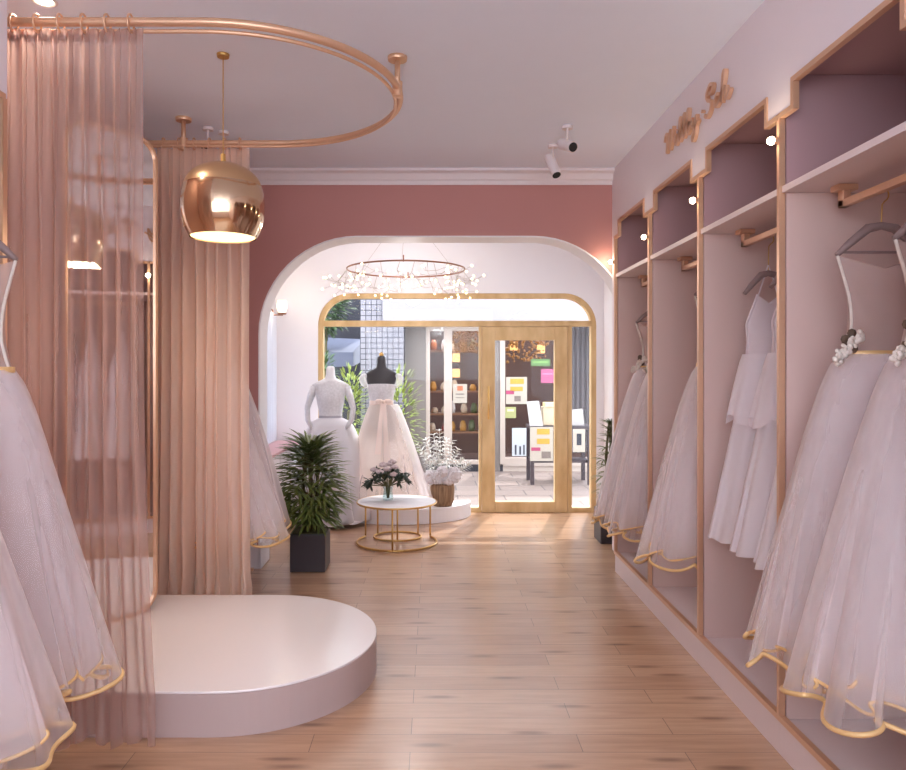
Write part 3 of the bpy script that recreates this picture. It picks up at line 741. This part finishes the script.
# mannequins
def torso(mb, cx, cy, z0, sc_=1.0, shoulders=.19, neck=True, zsh=1.46):
    """shaped female torso from hip to neck"""
    P = [(0.0, .150, .105), (.10, .165, .115), (.20, .150, .10), (.30, .118, .085), (.36, .112, .080), (.44, .128, .095), (.52, .142, .112), (.58, .146, .105),
         (.64, .158, .085), (.69, shoulders*.93, .070), (.72, shoulders*.96, .060), (.745, shoulders*.80, .056), (.765, .105, .052), (.785, .062, .050), (.82, .050, .050), (.87, .047, .048), (.90, .044, .046), (.915, .030, .032), (.92, .001, .001)]
    n = 28
    vs = [(cx+rx*sc_*cos(2*pi*k/n), cy+ry*sc_*sin(2*pi*k/n), z0+z*sc_) for z, rx, ry in P for k in range(n)]
    fs = []
    for i in range(len(P)-1):
        for k in range(n): l = (k+1) % n; fs.append((i*n+k, i*n+l, (i+1)*n+l, (i+1)*n+k))
    fs.append(tuple(range(n))[::-1])
    return mb.add(vs, fs)
mx, my = -.555, 7.60; zb = .86
mn = empty('dress_form', (mx, my, .155), 'charcoal headless dress form standing on display platform', 'mannequin')
torso(MB(), mx, my, zb, .97, .178).build('torso', M['mannblack'], mn, smooth=True)
MB().tube([(mx, my, .155), (mx, my, .9)], .014, 10).build('pole', M['brassmat'], mn)
MB().lathe([(0, .185), (.03, .18), (.14, .165), (.15, .156), (0, .156)], (mx, my), 28).build('base', M['black'], mn)
MB().lathe([(0, zb+.93), (.018, zb+.92), (.026, zb+.90), (.02, zb+.885)], (mx, my), 14).build('neck_cap', M['brassmat'], mn, smooth=True)
gw = empty('ball_gown', (mx, my, .2), 'strapless ivory ball gown with peach sash worn by charcoal form', 'wedding gown')
bp_ = [(.118, .086, 1.22), (.122, .09, 1.27), (.134, .105, 1.34), (.146, .117, 1.40), (.148, .116, 1.43), (.146, .112, 1.445)]
MB().grid(lambda i, j: (mx+bp_[j][0]*cos(2*pi*i/36), my+bp_[j][1]*sin(2*pi*i/36), bp_[j][2]+(.012*abs(sin(2*pi*i/36)) if j == 5 else 0)), 36, 6, wrap=True).build('bodice', M['lace'], gw, smooth=True)
fn, nu, nv = skirt_fn(mx, my, 1.24, .21, .121, .43, .32, -1, 9, 9, 5, .03, .80)
sk = MB().grid(fn, nu, nv, wrap=True).build('skirt', M['ivory'], gw, smooth=True)
fn, nu, nv = skirt_fn(mx+.05, my+.01, 1.24, .20, .125, .50, .35, -1, 9, 7, 6, .04, .86)
MB().grid(fn, nu, nv, wrap=True).build('overskirt', M['tulle'], gw, smooth=True)
MB().lathe([(.124, 1.225), (.127, 1.23), (.128, 1.275), (.125, 1.28)], (mx, my), 36, sy=.76).build('sash', M['peach'], gw, smooth=True)
bw = MB()
for sd in (-1, 1):
    bw.ball((mx+.03+sd*.045, my-.12, 1.275), .045, 10, 6, sy=.35, sz=.55)
bw.ball((mx+.03, my-.13, 1.27), .02, 8, 6)
bw.build('bow', M['peach'], gw, smooth=True)
for sd, L_ in ((-1, .52), (1, .62)):
    MB().grid(lambda i, j: (mx+.03+sd*(.012+.035*j/9)+(i-.5)*(.03+.035*j/9), my-.125-.135*(j/9)**.8+.008*sin(j*1.3), 1.26-L_*j/9), 2, 10).build('sash_tail', M['peach'], gw, smooth=True)
for sd in (-1, 1):  # off-shoulder tulle sleeves
    q = [(mx+sd*(.150+.045*sin(pi*t/8)), my-.03+.06*(t/8-.5), 1.42+.12*sin(pi*t/8*.5)) for t in range(9)]
    MB().tube(q, [.02+.018*sin(pi*t/8) for t in range(9)], 10).build('sleeve', M['tulle_far'], gw, smooth=True)

lx, ly = -1.085, 7.55
mw = empty('dress_form', (lx, ly, 0), 'white headless dress form at left behind the potted palm', 'mannequin')
torso(MB(), lx, ly, .76, .96, .185).build('torso', M['mannwhite'], mw, smooth=True)
MB().tube([(lx, ly, .0), (lx, ly, .8)], .014, 10).build('pole', M['brassmat'], mw)
MB().lathe([(0, .04), (.03, .03), (.14, .012), (.15, .001), (0, .001)], (lx, ly), 28).build('base', M['black'], mw)
lg = empty('lace_gown', (lx, ly, .1), 'long-sleeved white lace gown with grey belt behind palm', 'wedding gown')
bp2 = [(.116, .086, 1.09), (.124, .096, 1.18), (.140, .112, 1.27), (.150, .112, 1.34), (.172, .086, 1.40), (.190, .076, 1.445), (.150, .066, 1.47), (.075, .060, 1.49)]
MB().grid(lambda i, j: (lx+bp2[j][0]*1.02*cos(2*pi*i/36), ly+bp2[j][1]*1.02*sin(2*pi*i/36), bp2[j][2]), 36, 8, wrap=True).build('bodice', M['lace'], lg, smooth=True)
for sd in (-1, 1):
    q = [(lx+sd*.165, ly, 1.42), (lx+sd*.205, ly-.01, 1.32), (lx+sd*.240, ly-.02, 1.20), (lx+sd*.228, ly-.06, 1.08), (lx+sd*.17, ly-.13, .99)]
    MB().tube(q, [.044, .038, .030, .027, .022], 12).build('sleeve', M['lace'], lg, smooth=True)
MB().lathe([(.120, 1.085), (.123, 1.09), (.123, 1.12), (.12, 1.125)], (lx, ly), 36, sy=.76).build('belt', M['beltgrey'], lg, smooth=True)
fn, nu, nv = skirt_fn(lx, ly, 1.10, .06, .117, .42, .36, -1, 9, 8, 15, .05, .45)
MB().grid(fn, nu, nv, wrap=True).build('skirt', M['lace'], lg, smooth=True)
fn, nu, nv = skirt_fn(lx, ly, 1.10, .07, .12, .46, .38, -1, 9, 6, 16, .07, .42)
MB().grid(fn, nu, nv, wrap=True).build('overskirt', M['tulle_far'], lg, smooth=True)

# palms
def strap_leaf(mb, base, direc, length, width, droop, seg=5):
    d = Vector(direc).normalized(); side = d.cross(Vector((0, 0, 1)))
    if side.length < .05: side = Vector((1, 0, 0))
    side.normalize(); p = Vector(base); vs = []; 
    for i in range(seg+1):
        t = i/seg; wd = width*(.35+1.0*t)*(1-t)**.7*1.4 if t < 1 else 0.0005
        n = side.cross(d)
        vs += [p-side*wd-n*0, p-n*wd*-.35, p+side*wd]
        d = (d+Vector((0, 0, -droop/seg))).normalized(); p = p+d*length/seg
    fs = []
    for i in range(seg): k = 3*i; fs += [(k, k+1, k+4, k+3), (k+1, k+2, k+5, k+4)]
    mb.add(vs, fs)
def palm(x, y, zpot, h, spread, label, seed, pot=(.14, .30), nf=46):
    rnd = random.Random(seed)
    r = empty('potted_palm', (x, y, 0), label, 'potted plant')
    hw, ph = pot
    m = MB(); m.prism([(x-hw, y-hw), (x+hw, y-hw), (x+hw, y+hw), (x-hw, y+hw)], 'z', 0, ph)
    m.build('planter', M['charcoal'], r, bevel=.008)
    MB().box(x-hw+.015, x+hw-.015, y-hw+.015, y+hw-.015, ph, ph+.004).build('soil', M['stem'], r)
    st = MB(); lf = MB()
    for k in range(nf):
        t = (k+.5)/nf; zz = ph+.10+(h-ph-.28)*t; a = k*2.4+rnd.uniform(-.3, .3)
        prof_ = (.55+.75*sin(pi*min(1, (t*1.15+.1))))*spread*.62*rnd.uniform(.75, 1.1)
        if t > .88: prof_ *= .5
        root = Vector((x+.05*cos(a), y+.05*sin(a), zz-.16)); tip = Vector((x+prof_*.55*cos(a), y+prof_*.55*sin(a), zz))
        st.tube([root, (root+tip)/2+Vector((0, 0, .03)), tip], .004, 5)
        od = Vector((cos(a), sin(a), .35+.9*t))
        for q in range(9):
            b = (q-4)*.33; dd = Vector((cos(a+b), sin(a+b), .15+1.1*t*t-.08*abs(q-4)+rnd.uniform(-.2, .2)))
            strap_leaf(lf, tip, dd, rnd.uniform(.15, .23)*spread/.3, .015*spread/.3, .65)
    for k in range(4):
        a = k*1.6; st.tube([(x+.04*cos(a), y+.04*sin(a), ph), (x+.06*cos(a), y+.06*sin(a), (ph+h)/2), (x+.03*cos(a), y+.03*sin(a), h-.18)], .011, 7)
    st.build('stems', M['stem'], r, smooth=True); lf.build('foliage', M['leaf'], r)
    return r
palm(-1.0, 5.83, 0, 1.17, .36, 'bushy green palm in a square charcoal planter on wood floor', 4, nf=70)
palm(1.67, 6.75, 0, 1.28, .20, 'dark green potted palm half hidden behind farthest right gown', 5, nf=34)

# coffee table
tx, ty, tz = -.345, 6.68, .385
tb = empty('coffee_table', (tx, ty, 0), 'round white-topped coffee table with thin gold rings and legs', 'table')
MB().lathe([(0, tz-.012), (.362, tz-.012), (.362, tz), (0, tz)], (tx, ty), 56).build('table_top', M['white'], tb)
MB().tube([(tx+.366*cos(a), ty+.366*sin(a), tz-.007) for a in [2*pi*k/56 for k in range(56)]], .009, 8, closed=True).build('top_ring', M['brassmat'], tb, smooth=True)
a0 = radians(33)
MB().tube([(tx+.368*cos(a), ty+.368*sin(a), .012) for a in [a0-(pi+2*a0)*k/48 for k in range(49)]], .011, 8).build('base_ring', M['brassmat'], tb, smooth=True)
sx_, sy_ = tx-.005, ty+.20
MB().tube([(sx_+.225*cos(a), sy_+.19*sin(a), .012) for a in [2*pi*k/44 for k in range(44)]], .010, 8, closed=True).build('inner_base_ring', M['brassmat'], tb, smooth=True)
for (qx, qy) in ((tx-.368*cos(a0), ty+.368*sin(a0)), (tx+.368*cos(a0), ty+.368*sin(a0)), (tx-.02, ty-.368), (sx_-.195, sy_+.09), (sx_+.195, sy_+.09), (sx_+.01, sy_-.19)):
    qx2, qy2 = qx, qy
    MB().tube([(qx2, qy2, .012), (qx2, qy2, tz-.013)], .0085, 8).build('leg', M['brassmat'], tb, smooth=True)

# bouquet in a glass vase
vx, vy = tx-.085, ty+.05
vs_ = empty('glass_vase', (vx, vy, tz), 'small clear glass vase holding bouquet on coffee table', 'vase')
MB().lathe([(0, tz+.002), (.045, tz+.002), (.050, tz+.03), (.040, tz+.09), (.052, tz+.13), (.049, tz+.13), (.037, tz+.09), (.046, tz+.032), (0, tz+.012)], (vx, vy), 24).build('vase_body', M['vase'], vs_, smooth=True)
bq = empty('bouquet', (vx, vy, tz+.02), 'bouquet of mauve roses and dark leaves in glass vase', 'flowers')
rnd = random.Random(9); st = MB(); lf = MB()
rose_m = pm('mauve_rose', srgb(208, 188, 190), .7, noise=.2, nscale=60)
bl_leaf = pm('bouquet_leaf', srgb(56, 66, 50), .6, noise=.4, nscale=30)
for k in range(46):
    a = rnd.uniform(0, 6.28); rr = rnd.uniform(.03, .21); z = tz+.31-rr*.55+rnd.uniform(-.05, .03)
    e = Vector((vx+rr*cos(a), vy+rr*sin(a)*.8, z)); st.tube([(vx+.01*cos(a), vy+.01*sin(a), tz+.02), (vx+.02*cos(a), vy+.02*sin(a), tz+.13), e], .003, 5)
    for q in range(7):
        dd = Vector((cos(a)+rnd.uniform(-1, 1), sin(a)+rnd.uniform(-1, 1), rnd.uniform(-.7, .8)))
        strap_leaf(lf, e, dd, rnd.uniform(.05, .085), .02, .7, 3)
st.build('stems', M['stem'], bq); lf.build('leaves', bl_leaf, bq)
for k, (a, rr, dz) in enumerate([(3.6, .05, .02), (4.7, .07, -.01), (5.5, .09, .01), (4.1, .12, -.03), (.2, .04, .05), (2.2, .08, .02), (5.9, .02, .03), (3.3, .13, -.02), (5.2, .13, -.05)]):
    c = Vector((vx+rr*cos(a), vy+rr*sin(a), tz+.31+dz)); m = MB()
    m.ball(c, .022, 10, 8)
    for ring, n_ in ((.018, 4), (.028, 5), (.034, 6)):
        for q in range(n_):
            b = 2*pi*q/n_+ring*60; strap = c+Vector((cos(b)*ring*.7, sin(b)*ring*.7, -.004))
            m.ball(strap, .018, 7, 5, sx=.9, sy=.9, sz=.9)
    m.build('rose', rose_m, bq, smooth=True)

# frosted branches in a bark pot
bx, by, bz = .09, 7.68, .155
pt = empty('bark_pot', (bx, by, bz), 'brown bark-textured pot on the right end of platform', 'pot')
MB().lathe([(0, bz+.002), (.10, bz+.002), (.125, bz+.06), (.13, bz+.20), (.118, bz+.24), (.108, bz+.24), (.112, bz+.2), (0, bz+.19)], (bx, by), 28).build('pot_body', M['wicker'], pt, smooth=True)
br = empty('branch_arrangement', (bx, by, bz+.2), 'frosted silver branches with fluffy white blooms in bark pot', 'flowers')
rnd = random.Random(12)
for k, (ax_, hz) in enumerate([(-.95, .44), (-.62, .50), (-.30, .55), (-.05, .60), (.22, .50), (.5, .48), (.95, .26), (1.25, .20), (-.2, .45), (-.75, .34), (.75, .38)]):
    m = MB(); p0 = Vector((bx+ax_*.04, by+.03, bz+.2)); tip = Vector((bx+ax_*.25 - .02, by+.03+rnd.uniform(-.08, .08), bz+.24+hz*.92))
    mid = (p0+tip)/2+Vector((0, 0, .05)); pts = []
    for i in range(13):
        t = i/12; pts.append(p0*(1-t)**2+mid*2*t*(1-t)+tip*t*t)
    m.tube(pts, .003, 5)
    for i in range(3, 13):
        d = (pts[i]-pts[i-1]).normalized()
        for q in range(9):
            a = rnd.uniform(0, 6.28); o = d.orthogonal(); o.rotate(__import__('mathutils').Quaternion(d, a))
            strap_leaf(m, pts[i], d*.8+o, rnd.uniform(.06, .09)*(1.15-i/26), .010, .2, 2)
    m.build('branch', M['silverleaf'], br)
for k, (dx, dz, rr) in enumerate([(-.125, .31, .09), (.115, .33, .10), (0, .37, .075), (-.05, .31, .085), (.05, .29, .08)]):
    m = MB(); c = Vector((bx+dx, by-.09+abs(dx)*.4, bz+dz)); rnd = random.Random(k)
    m.ball(c, rr*.8, 16, 10)
    for q in range(60):
        v = Vector((rnd.gauss(0, 1), rnd.gauss(0, 1), rnd.gauss(0, 1))).normalized(); m.ball(c+v*rr*.72, rr*.24, 6, 4)
    m.build('bloom', M['fluff'], br, smooth=True)

# chandelier
cx, cy, cz, cr_ = -.275, 7.05, 2.585, .575
ch = empty('ring_chandelier', (cx, cy, cz), 'copper ring chandelier of twigs and tiny bulbs above display area', 'chandelier')
MB().tube([(cx+cr_*cos(a), cy+cr_*sin(a), cz) for a in [2*pi*k/72 for k in range(72)]], .008, 8, closed=True).build('ring', M['copper'], ch, smooth=True)
wr = MB()
for k in range(3):
    a = k*2.094+.5; wr.tube([(cx+cr_*cos(a), cy+cr_*sin(a), cz), (cx, cy, CZ-.02)], .0016, 4)
wr.build('suspension_wires', M['twig'], ch)
MB().lathe([(0, CZ-.03), (.05, CZ-.028), (.06, CZ-.001), (0, CZ-.001)], (cx, cy), 24).build('ceiling_rose', M['copper'], ch)
for a in (1.57, -1.57): MB().tube([(cx+cr_*cos(a), cy+cr_*sin(a), cz-.01), (cx+cr_*cos(a), cy+cr_*sin(a), cz+.05)], .006, 6).build('wire_clip', M['copper'], ch)
rnd = random.Random(77); pts_b = []
for k in range(30):
    a = 2*pi*k/30+rnd.uniform(-.08, .08); base = Vector((cx+cr_*cos(a), cy+cr_*sin(a), cz))
    rad = Vector((cos(a), sin(a), 0)); tan = Vector((-sin(a), cos(a), 0))
    mid = base+rad*rnd.uniform(-.05, .10)+Vector((0, 0, -rnd.uniform(.08, .16)))+tan*rnd.uniform(-.05, .05)
    tw = MB().tube([base, mid], .0022, 4)
    for q in range(4):
        e = mid+rad*rnd.uniform(-.14, .20)+tan*rnd.uniform(-.15, .15)+Vector((0, 0, rnd.uniform(-.12, .07)))
        tw.tube([mid, (mid+e)/2+Vector((0, 0, -.015)), e], .0016, 4); pts_b.append(e)
    tw.build('twig', M['twig'], ch)
bm0 = MB().ball(tuple(ORG[ch]), .0105, 10, 6).build('bulb', M['bulb'], ch, smooth=True)
for k, e in enumerate(pts_b):
    o = bm0 if k == 0 else bm0.copy()
    if k: COL.objects.link(o); o.parent = ch
    o.location = e-ORG[ch]
add_light('chandelier_light', 'POINT', (cx, cy, cz-.05), 16, (1, .96, .94), .12)

# ---------------------------------------------------------------- outdoors (seen through the shop window)
GY = -.02; FY = 11.5
K = FY/720.0
def X(p): return (p-434)*K
def Z(q): return 1.6-(q-370)*K
pave = tile_mat('street_pavers', srgb(136, 116, 106), srgb(122, 104, 96), srgb(76, 64, 58), .6, .4, .008, 'XY', off=.5)
struct(MB().box(-8, 8, YW+.16, 16, GY-.1, GY).build('ground_street', pave))
struct(MB().box(-1.9, 2.0, YW+.16, YW+.4, GY, GY+.03).build('ground_step', M['trimwhite']))
stone = pm('grey_stone', srgb(120, 108, 102), .8, noise=.25, nscale=5)
darkf = pm('dark_facade', srgb(40, 38, 48), .5, noise=.2)
fr_w = pm('shopfront_frame', srgb(176, 158, 146), .5, noise=.08)
intr = pm('shop_interior', srgb(84, 54, 42), .7, noise=.5, nscale=2.5)
shopg = glass('shop_glass', (.9, .9, .92, 1), .006)
sf = empty('shopfront', (0.8, FY, GY), 'dark shopfront across the street with pale framed glass', 'shopfront')
# pieces: piers, head, base, frames, panes, interior
MB().box(X(405), X(426), FY-.05, FY+.3, GY, 3.6).build('stone_pier', stone, sf)
MB().box(X(426), X(700), FY, FY+.2, Z(322), 3.6).build('header_board', darkf, sf)
MB().box(-.80, X(640), FY-.35, FY, 2.33, 2.80).build('fascia_sign', pm('white_fascia', srgb(138, 131, 134), .6, noise=.03), sf)
MB().box(X(426), X(503), FY, FY+.15, GY, Z(465)).build('base_plinth', darkf, sf)
MB().box(X(503), X(640), FY-.02, FY+.15, Z(466), Z(458)).build('sill', fr_w, sf)
MB().box(X(503), X(640), FY, FY+.15, GY, Z(466)).build('stall_riser', fr_w, sf)
MB().box(X(424), X(640), FY+2.4, FY+2.5, GY, 3.6).build('interior_wall', intr, sf)
MB().box(X(424), X(640), FY+.2, FY+2.4, GY, GY+.02).build('interior_floor', intr, sf)
for a, b in ((425, 430), (444, 452), (481, 487), (500, 505)):
    MB().box(X(a), X(b), FY-.03, FY+.05, Z(464), Z(322)).build('frame_post', fr_w, sf)
for a, b in ((430, 444), (452, 481)):
    MB().box(X(a), X(b), FY-.03, FY+.05, Z(464), Z(460)).build('frame_rail', fr_w, sf)
    MB().box(X(a), X(b), FY-.03, FY+.05, Z(331), Z(325)).build('frame_rail', fr_w, sf)
    MB().box(X(a), X(b), FY+.01, FY+.016, Z(460), Z(331)).build('pane', shopg, sf)
MB().box(X(505), X(640), FY+.01, FY+.016, Z(458), Z(322)).build('pane', shopg, sf)
MB().box(X(487), X(500), FY-.01, FY+.04, GY, Z(322)).build('side_panel', stone, sf)
# shelves inside the shop
woodd = wood('shop_shelf_wood', srgb(120, 80, 56), srgb(160, 116, 80), (1, 8, 8))
sh = empty('display_shelf', (X(465), FY+1.4, GY), 'dark wooden display shelf inside shop across the street', 'shelf')
for q in (350, 395, 420, 440):
    MB().box(X(428), X(486), FY+1.2, FY+1.6, Z(q), Z(q)+.03).build('shelf_board', woodd, sh)
MB().box(X(427), X(429), FY+1.2, FY+1.6, GY, Z(330)).build('upright', woodd, sh)
MB().box(X(486), X(488), FY+1.2, FY+1.6, GY, Z(330)).build('upright', woodd, sh)
rnd = random.Random(5)
cols = [srgb(206, 150, 70), srgb(224, 200, 170), srgb(150, 70, 60), srgb(110, 120, 80), srgb(230, 220, 210), srgb(190, 110, 60)]
jm = [pm('jar_%d' % i, c, .5, noise=.2) for i, c in enumerate(cols)]
where = {350: 'top', 395: 'second', 420: 'third', 440: 'bottom'}
cn = ['amber', 'cream', 'dark red', 'olive', 'white', 'orange-brown']
for q in (350, 395, 420, 440):
    for k in range(5):
        px = 433+k*11+rnd.uniform(-2, 2); h = rnd.uniform(.10, .22); c = (X(px), FY+1.35); z0 = Z(q)+.03; ci = rnd.randrange(6)
        o = MB().lathe([(0, z0), (.05, z0), (.062, z0+h*.4), (.05, z0+h*.75), (.03, z0+h), (0, z0+h)], c, 12).build('shop_jar', jm[ci], None, smooth=True)
        tag(o, '%s jar on %s shelf board across the street, number %d from left end' % (cn[ci], where[q], k+1) if False else '%s jar on the %s shelf board inside the shop, %s' % (cn[ci], where[q], ['at left end', 'second from left', 'in the middle', 'second from right', 'at right end'][k]), 'jar', 'jars on the shop shelf')
# hanging golden flower garlands behind the shop glass
gold_fl = pm('gold_blossom', srgb(206, 140, 56), .5, noise=.7, nscale=14)
for nm, (a, b, y0, y1) in {'behind left glass of shop': (453, 481, 328, 352), 'behind right window of shop': (508, 552, 324, 362)}.items():
    m = MB()
    for k in range(230):
        m.ball((X(rnd.uniform(a, b)), FY+rnd.uniform(.25, .5), Z(y0+(y1-y0)*rnd.random()**1.5)), rnd.uniform(.012, .03), 6, 4)
    tag(m.build('flower_garland', gold_fl, None, smooth=True), 'hanging gold flower garland '+nm, 'garland', kind='stuff')
lan = pm('amber_lantern', srgb(240, 170, 80), .5, emit=(1, .6, .25, 1), estr=1.2)
for k, (p, q, lb) in enumerate([(517, 344, 'left of two in right shop window'), (545, 347, 'right of two in right shop window'), (457, 372, 'low behind the left shop glass'), (457, 356, 'high behind the left shop glass')]):
    r = empty('lantern', (X(p), FY+.45, Z(q)), 'amber glowing lantern '+lb, 'lantern', 'amber lanterns in the shop')
    MB().box(X(p)-.06, X(p)+.06, FY+.39, FY+.51, Z(q)-.09, Z(q)+.05).build('lantern_body', lan, r, bevel=.01)
    MB().tube([(X(p), FY+.45, Z(q)+.05), (X(p), FY+.45, Z(324))], .004, 5).build('cord', M['black'], r)
add_light('shop_light', 'AREA', (X(500), FY+1.0, 3.2), 40, (1, .75, .5), 2.0)

def poster(x0, x1, y0, y1, y, label, blocks, base=srgb(164, 152, 138)):
    r = empty('poster', ((X(x0)+X(x1))/2, y, Z(y1)), label, 'poster', 'posters at the shop across the street')
    kk = y/720.0; XX = lambda p: (p-434)*kk; ZZ = lambda q: 1.6-(q-370)*kk
    r.location = ((XX(x0)+XX(x1))/2, y, ZZ(y1)); ORG[r] = Vector(r.location)
    MB().box(XX(x0), XX(x1), y-.006, y, ZZ(y1), ZZ(y0)).build('sheet', pm('poster_paper', base, .6), r)
    for i, (a, b, c, d, col) in enumerate(blocks):
        X0, X1 = XX(x0), XX(x1); Z0, Z1 = ZZ(y1), ZZ(y0)
        MB().box(X0+(X1-X0)*a, X0+(X1-X0)*b, y-.009, y-.0065, Z1-(Z1-Z0)*d, Z1-(Z1-Z0)*c).build('printed_panel', pm('print_%d' % i, col, .6, noise=.35, nscale=18), r)
Yl, Pk, Gy, Or = srgb(190, 146, 52), srgb(166, 60, 96), srgb(120, 104, 96), srgb(180, 104, 70)
poster(506, 527, 377, 404, FY-.012, 'cream poster with yellow and pink print on right shop window', [(.2, .85, .06, .26, Yl), (.2, .8, .36, .52, Yl), (.0, .38, .5, .64, Pk), (.4, .7, .7, .9, Gy)])
poster(453, 467, 384, 403, FY-.012, 'small white notice on the left shop glass', [(.3, .7, .1, .35, Or), (.2, .8, .5, .56, Gy), (.2, .8, .7, .74, Gy)])
poster(541, 556, 369, 383, FY-.012, 'bright pink notice on the right shop window', [(.1, .9, .3, .4, srgb(186, 120, 148))], srgb(156, 78, 108))
poster(531, 550, 359, 366, FY-.012, 'green paper sign on the right shop window', [(.1, .9, .3, .6, srgb(120, 156, 90))], srgb(86, 112, 66))
poster(512, 530, 428, 456, FY-.012, 'pale grey poster with small dark figures low on shop window', [(.15, .25, .6, .95, srgb(60, 60, 70)), (.4, .5, .65, .95, srgb(60, 60, 70)), (.62, .7, .6, .95, srgb(60, 60, 70)), (.8, .9, .65, .95, srgb(60, 60, 70))], srgb(176, 176, 178))
poster(505, 516, 407, 418, FY-.012, 'small yellow-green card low on the right shop window', [(.2, .8, .2, .4, srgb(230, 230, 170))], srgb(150, 148, 96))
# street table with brochures
TY = 10.2; kt = TY/720.0; TX = lambda p: (p-434)*kt; TZ = lambda q: 1.6-(q-370)*kt
t2 = empty('street_table', (TX(556), TY, GY), 'dark wooden display table standing on pavement across the street', 'table')
dkw = pm('dark_table_wood', srgb(64, 50, 54), .5, noise=.3)
MB().box(TX(530), TX(592), TY-.05, TY+.45, TZ(429)-.0, TZ(426)).build('table_top', dkw, t2)
for p in (532, 589):
    for yy in (TY-.03, TY+.40): MB().box(TX(p)-.025, TX(p)+.025, yy-.02, yy+.03, GY, TZ(429)).build('leg', dkw, t2)
MB().box(TX(532), TX(589), TY+.02, TY+.38, TZ(463), TZ(460)).build('lower_shelf', dkw, t2)
r_tab = TZ(426)
wp_ = pm('white_paper', srgb(166, 158, 154), .7, noise=.1)
bxm = pm('cream_box', srgb(196, 174, 146), .7, noise=.2)
tag(MB().add([(TX(530), TY+.02, r_tab+.001), (TX(543), TY-.02, r_tab+.001), (TX(540), TY+.1, TZ(401)), (TX(528), TY+.14, TZ(402)), (TX(530), TY+.04, r_tab+.001), (TX(543), TY+.0, r_tab+.001), (TX(540), TY+.12, TZ(401)), (TX(528), TY+.16, TZ(402))],
    [(0, 1, 2, 3), (7, 6, 5, 4), (0, 4, 5, 1), (1, 5, 6, 2), (2, 6, 7, 3), (3, 7, 4, 0)]).build('brochure_board', wp_), 'white leaning brochure board at the left end of street table', 'board')
tag(MB().box(TX(544), TX(562), TY+.1, TY+.3, r_tab, TZ(407)).build('display_box', bxm, bevel=.01), 'cream box in the middle of the street table', 'box')
tag(MB().box(TX(546), TX(563), TY+.08, TY+.32, TZ(407), TZ(403)).build('box_lid_tray', wood('tray_wood', srgb(226, 190, 130), srgb(240, 214, 160))), 'shallow wooden tray on top of the cream box', 'tray')
tag(MB().prism([(TX(572), r_tab), (TX(586), r_tab), (TX(584), TZ(409)), (TX(573), TZ(410))], 'y', TY+.1, TY+.12).build('leaflet_card', wp_), 'upright white leaflet card at the right end of street table', 'card')
poster(530, 553, 427, 461, TY-.055, 'white banner with yellow print hanging from street table front', [(.3, .85, .05, .22, Yl), (.3, .85, .34, .5, Yl), (.05, .45, .6, .7, Pk), (.5, .9, .72, .92, Gy)])
poster(573, 585, 429, 452, TY-.055, 'small white notice hanging at right end of street table', [(.3, .7, .2, .7, srgb(40, 40, 50))])
# tiled pillar, dark building part and greenery at left
grid_t = tile_mat('white_grid_tiles', srgb(128, 122, 126), srgb(118, 113, 119), srgb(34, 30, 40), .085, .085, .006, 'XZ')
tag(MB().box(X(362), X(405), FY-.3, FY+.3, GY, 3.8).build('tiled_pillar', grid_t), 'white square-tiled pillar with dark joints across the street', 'pillar')
db = empty('dark_building', (X(320), FY+1.2, GY), 'dark grey building with awning behind the greenery', 'building')
MB().box(X(200), X(363), FY+1.7, FY+2.0, GY, 4.0).build('wall', darkf, db)
MB().add([(X(310), FY+.2, Z(352)), (X(352), FY+.2, Z(352)), (X(356), FY+1.2, Z(336)), (X(310), FY+1.2, Z(334)), (X(310), FY+.2, Z(368)), (X(352), FY+.2, Z(366)), (X(356), FY+1.2, Z(360)), (X(310), FY+1.2, Z(360))],
         [(0, 1, 2, 3), (7, 6, 5, 4), (0, 4, 5, 1), (1, 5, 6, 2), (2, 6, 7, 3), (3, 7, 4, 0)]).build('awning', pm('slate_awning', srgb(96, 98, 116), .6), db)
def bush(name, cx, cy, cz, rx, ry, rz, n, mat, label, cat, seed, L0=.10, stem=True):
    rnd = random.Random(seed); r = empty(name, (cx, cy, GY), label, cat); m = MB()
    for k in range(n):
        v = Vector((rnd.gauss(0, 1), rnd.gauss(0, 1), rnd.gauss(0, 1))).normalized()*rnd.uniform(.45, 1)
        p = Vector((cx+v.x*rx, cy+v.y*ry, cz+v.z*rz))
        strap_leaf(m, p, v+Vector((0, 0, .5)), L0*rnd.uniform(.7, 1.3), L0*.22, .8, 3)
    m.build('foliage', mat, r)
    s = MB()
    for k in range(5): s.tube([(cx+rnd.uniform(-.1, .1), cy, GY), (cx+rnd.uniform(-.6, .6)*rx, cy+rnd.uniform(-.4, .4)*ry, cz)], [.02, .006], 6)
    s.build('stems', M['stem'], r)
green1 = pm('sunlit_leaf', srgb(92, 112, 50), .5, col2=srgb(160, 166, 78), nscale=6)
green2 = pm('deep_leaf', srgb(40, 62, 38), .5, col2=srgb(96, 120, 72), nscale=6)
bush('shrub', X(357), 10.6, 1.0, .30, .25, .65, 420, green1, 'bright yellow-green shrub between the two dress forms outside', 'shrub', 1)
bush('shrub', X(402), 10.6, .9, .34, .25, .75, 420, green1, 'yellow-green shrub outside right of the charcoal dress form', 'shrub', 2)
bush('tree', X(317), 11.6, 2.70, .52, .5, .55, 900, green2, 'dark leafy tree crown at top left of shop window', 'tree', 3, .16)
bush('shrub', X(328), 10.8, 1.5, .22, .25, .45, 260, green2, 'dark green shrub at the left edge of shop window', 'shrub', 4)
# right-hand grey-blue cloth curtain in the shop window
m = MB(); m.grid(lambda i, j: (X(562)+(X(600)-X(562))*i/59, FY+.3+.03*sin(i*.8), Z(326)-(Z(326)-Z(455))*j/5), 60, 6)
tag(m.build('shop_drape', pm('grey_blue_drape', srgb(120, 110, 106), .8, noise=.3, nscale=5), smooth=True), 'grey-blue gathered drape in the right shop window', 'curtain')
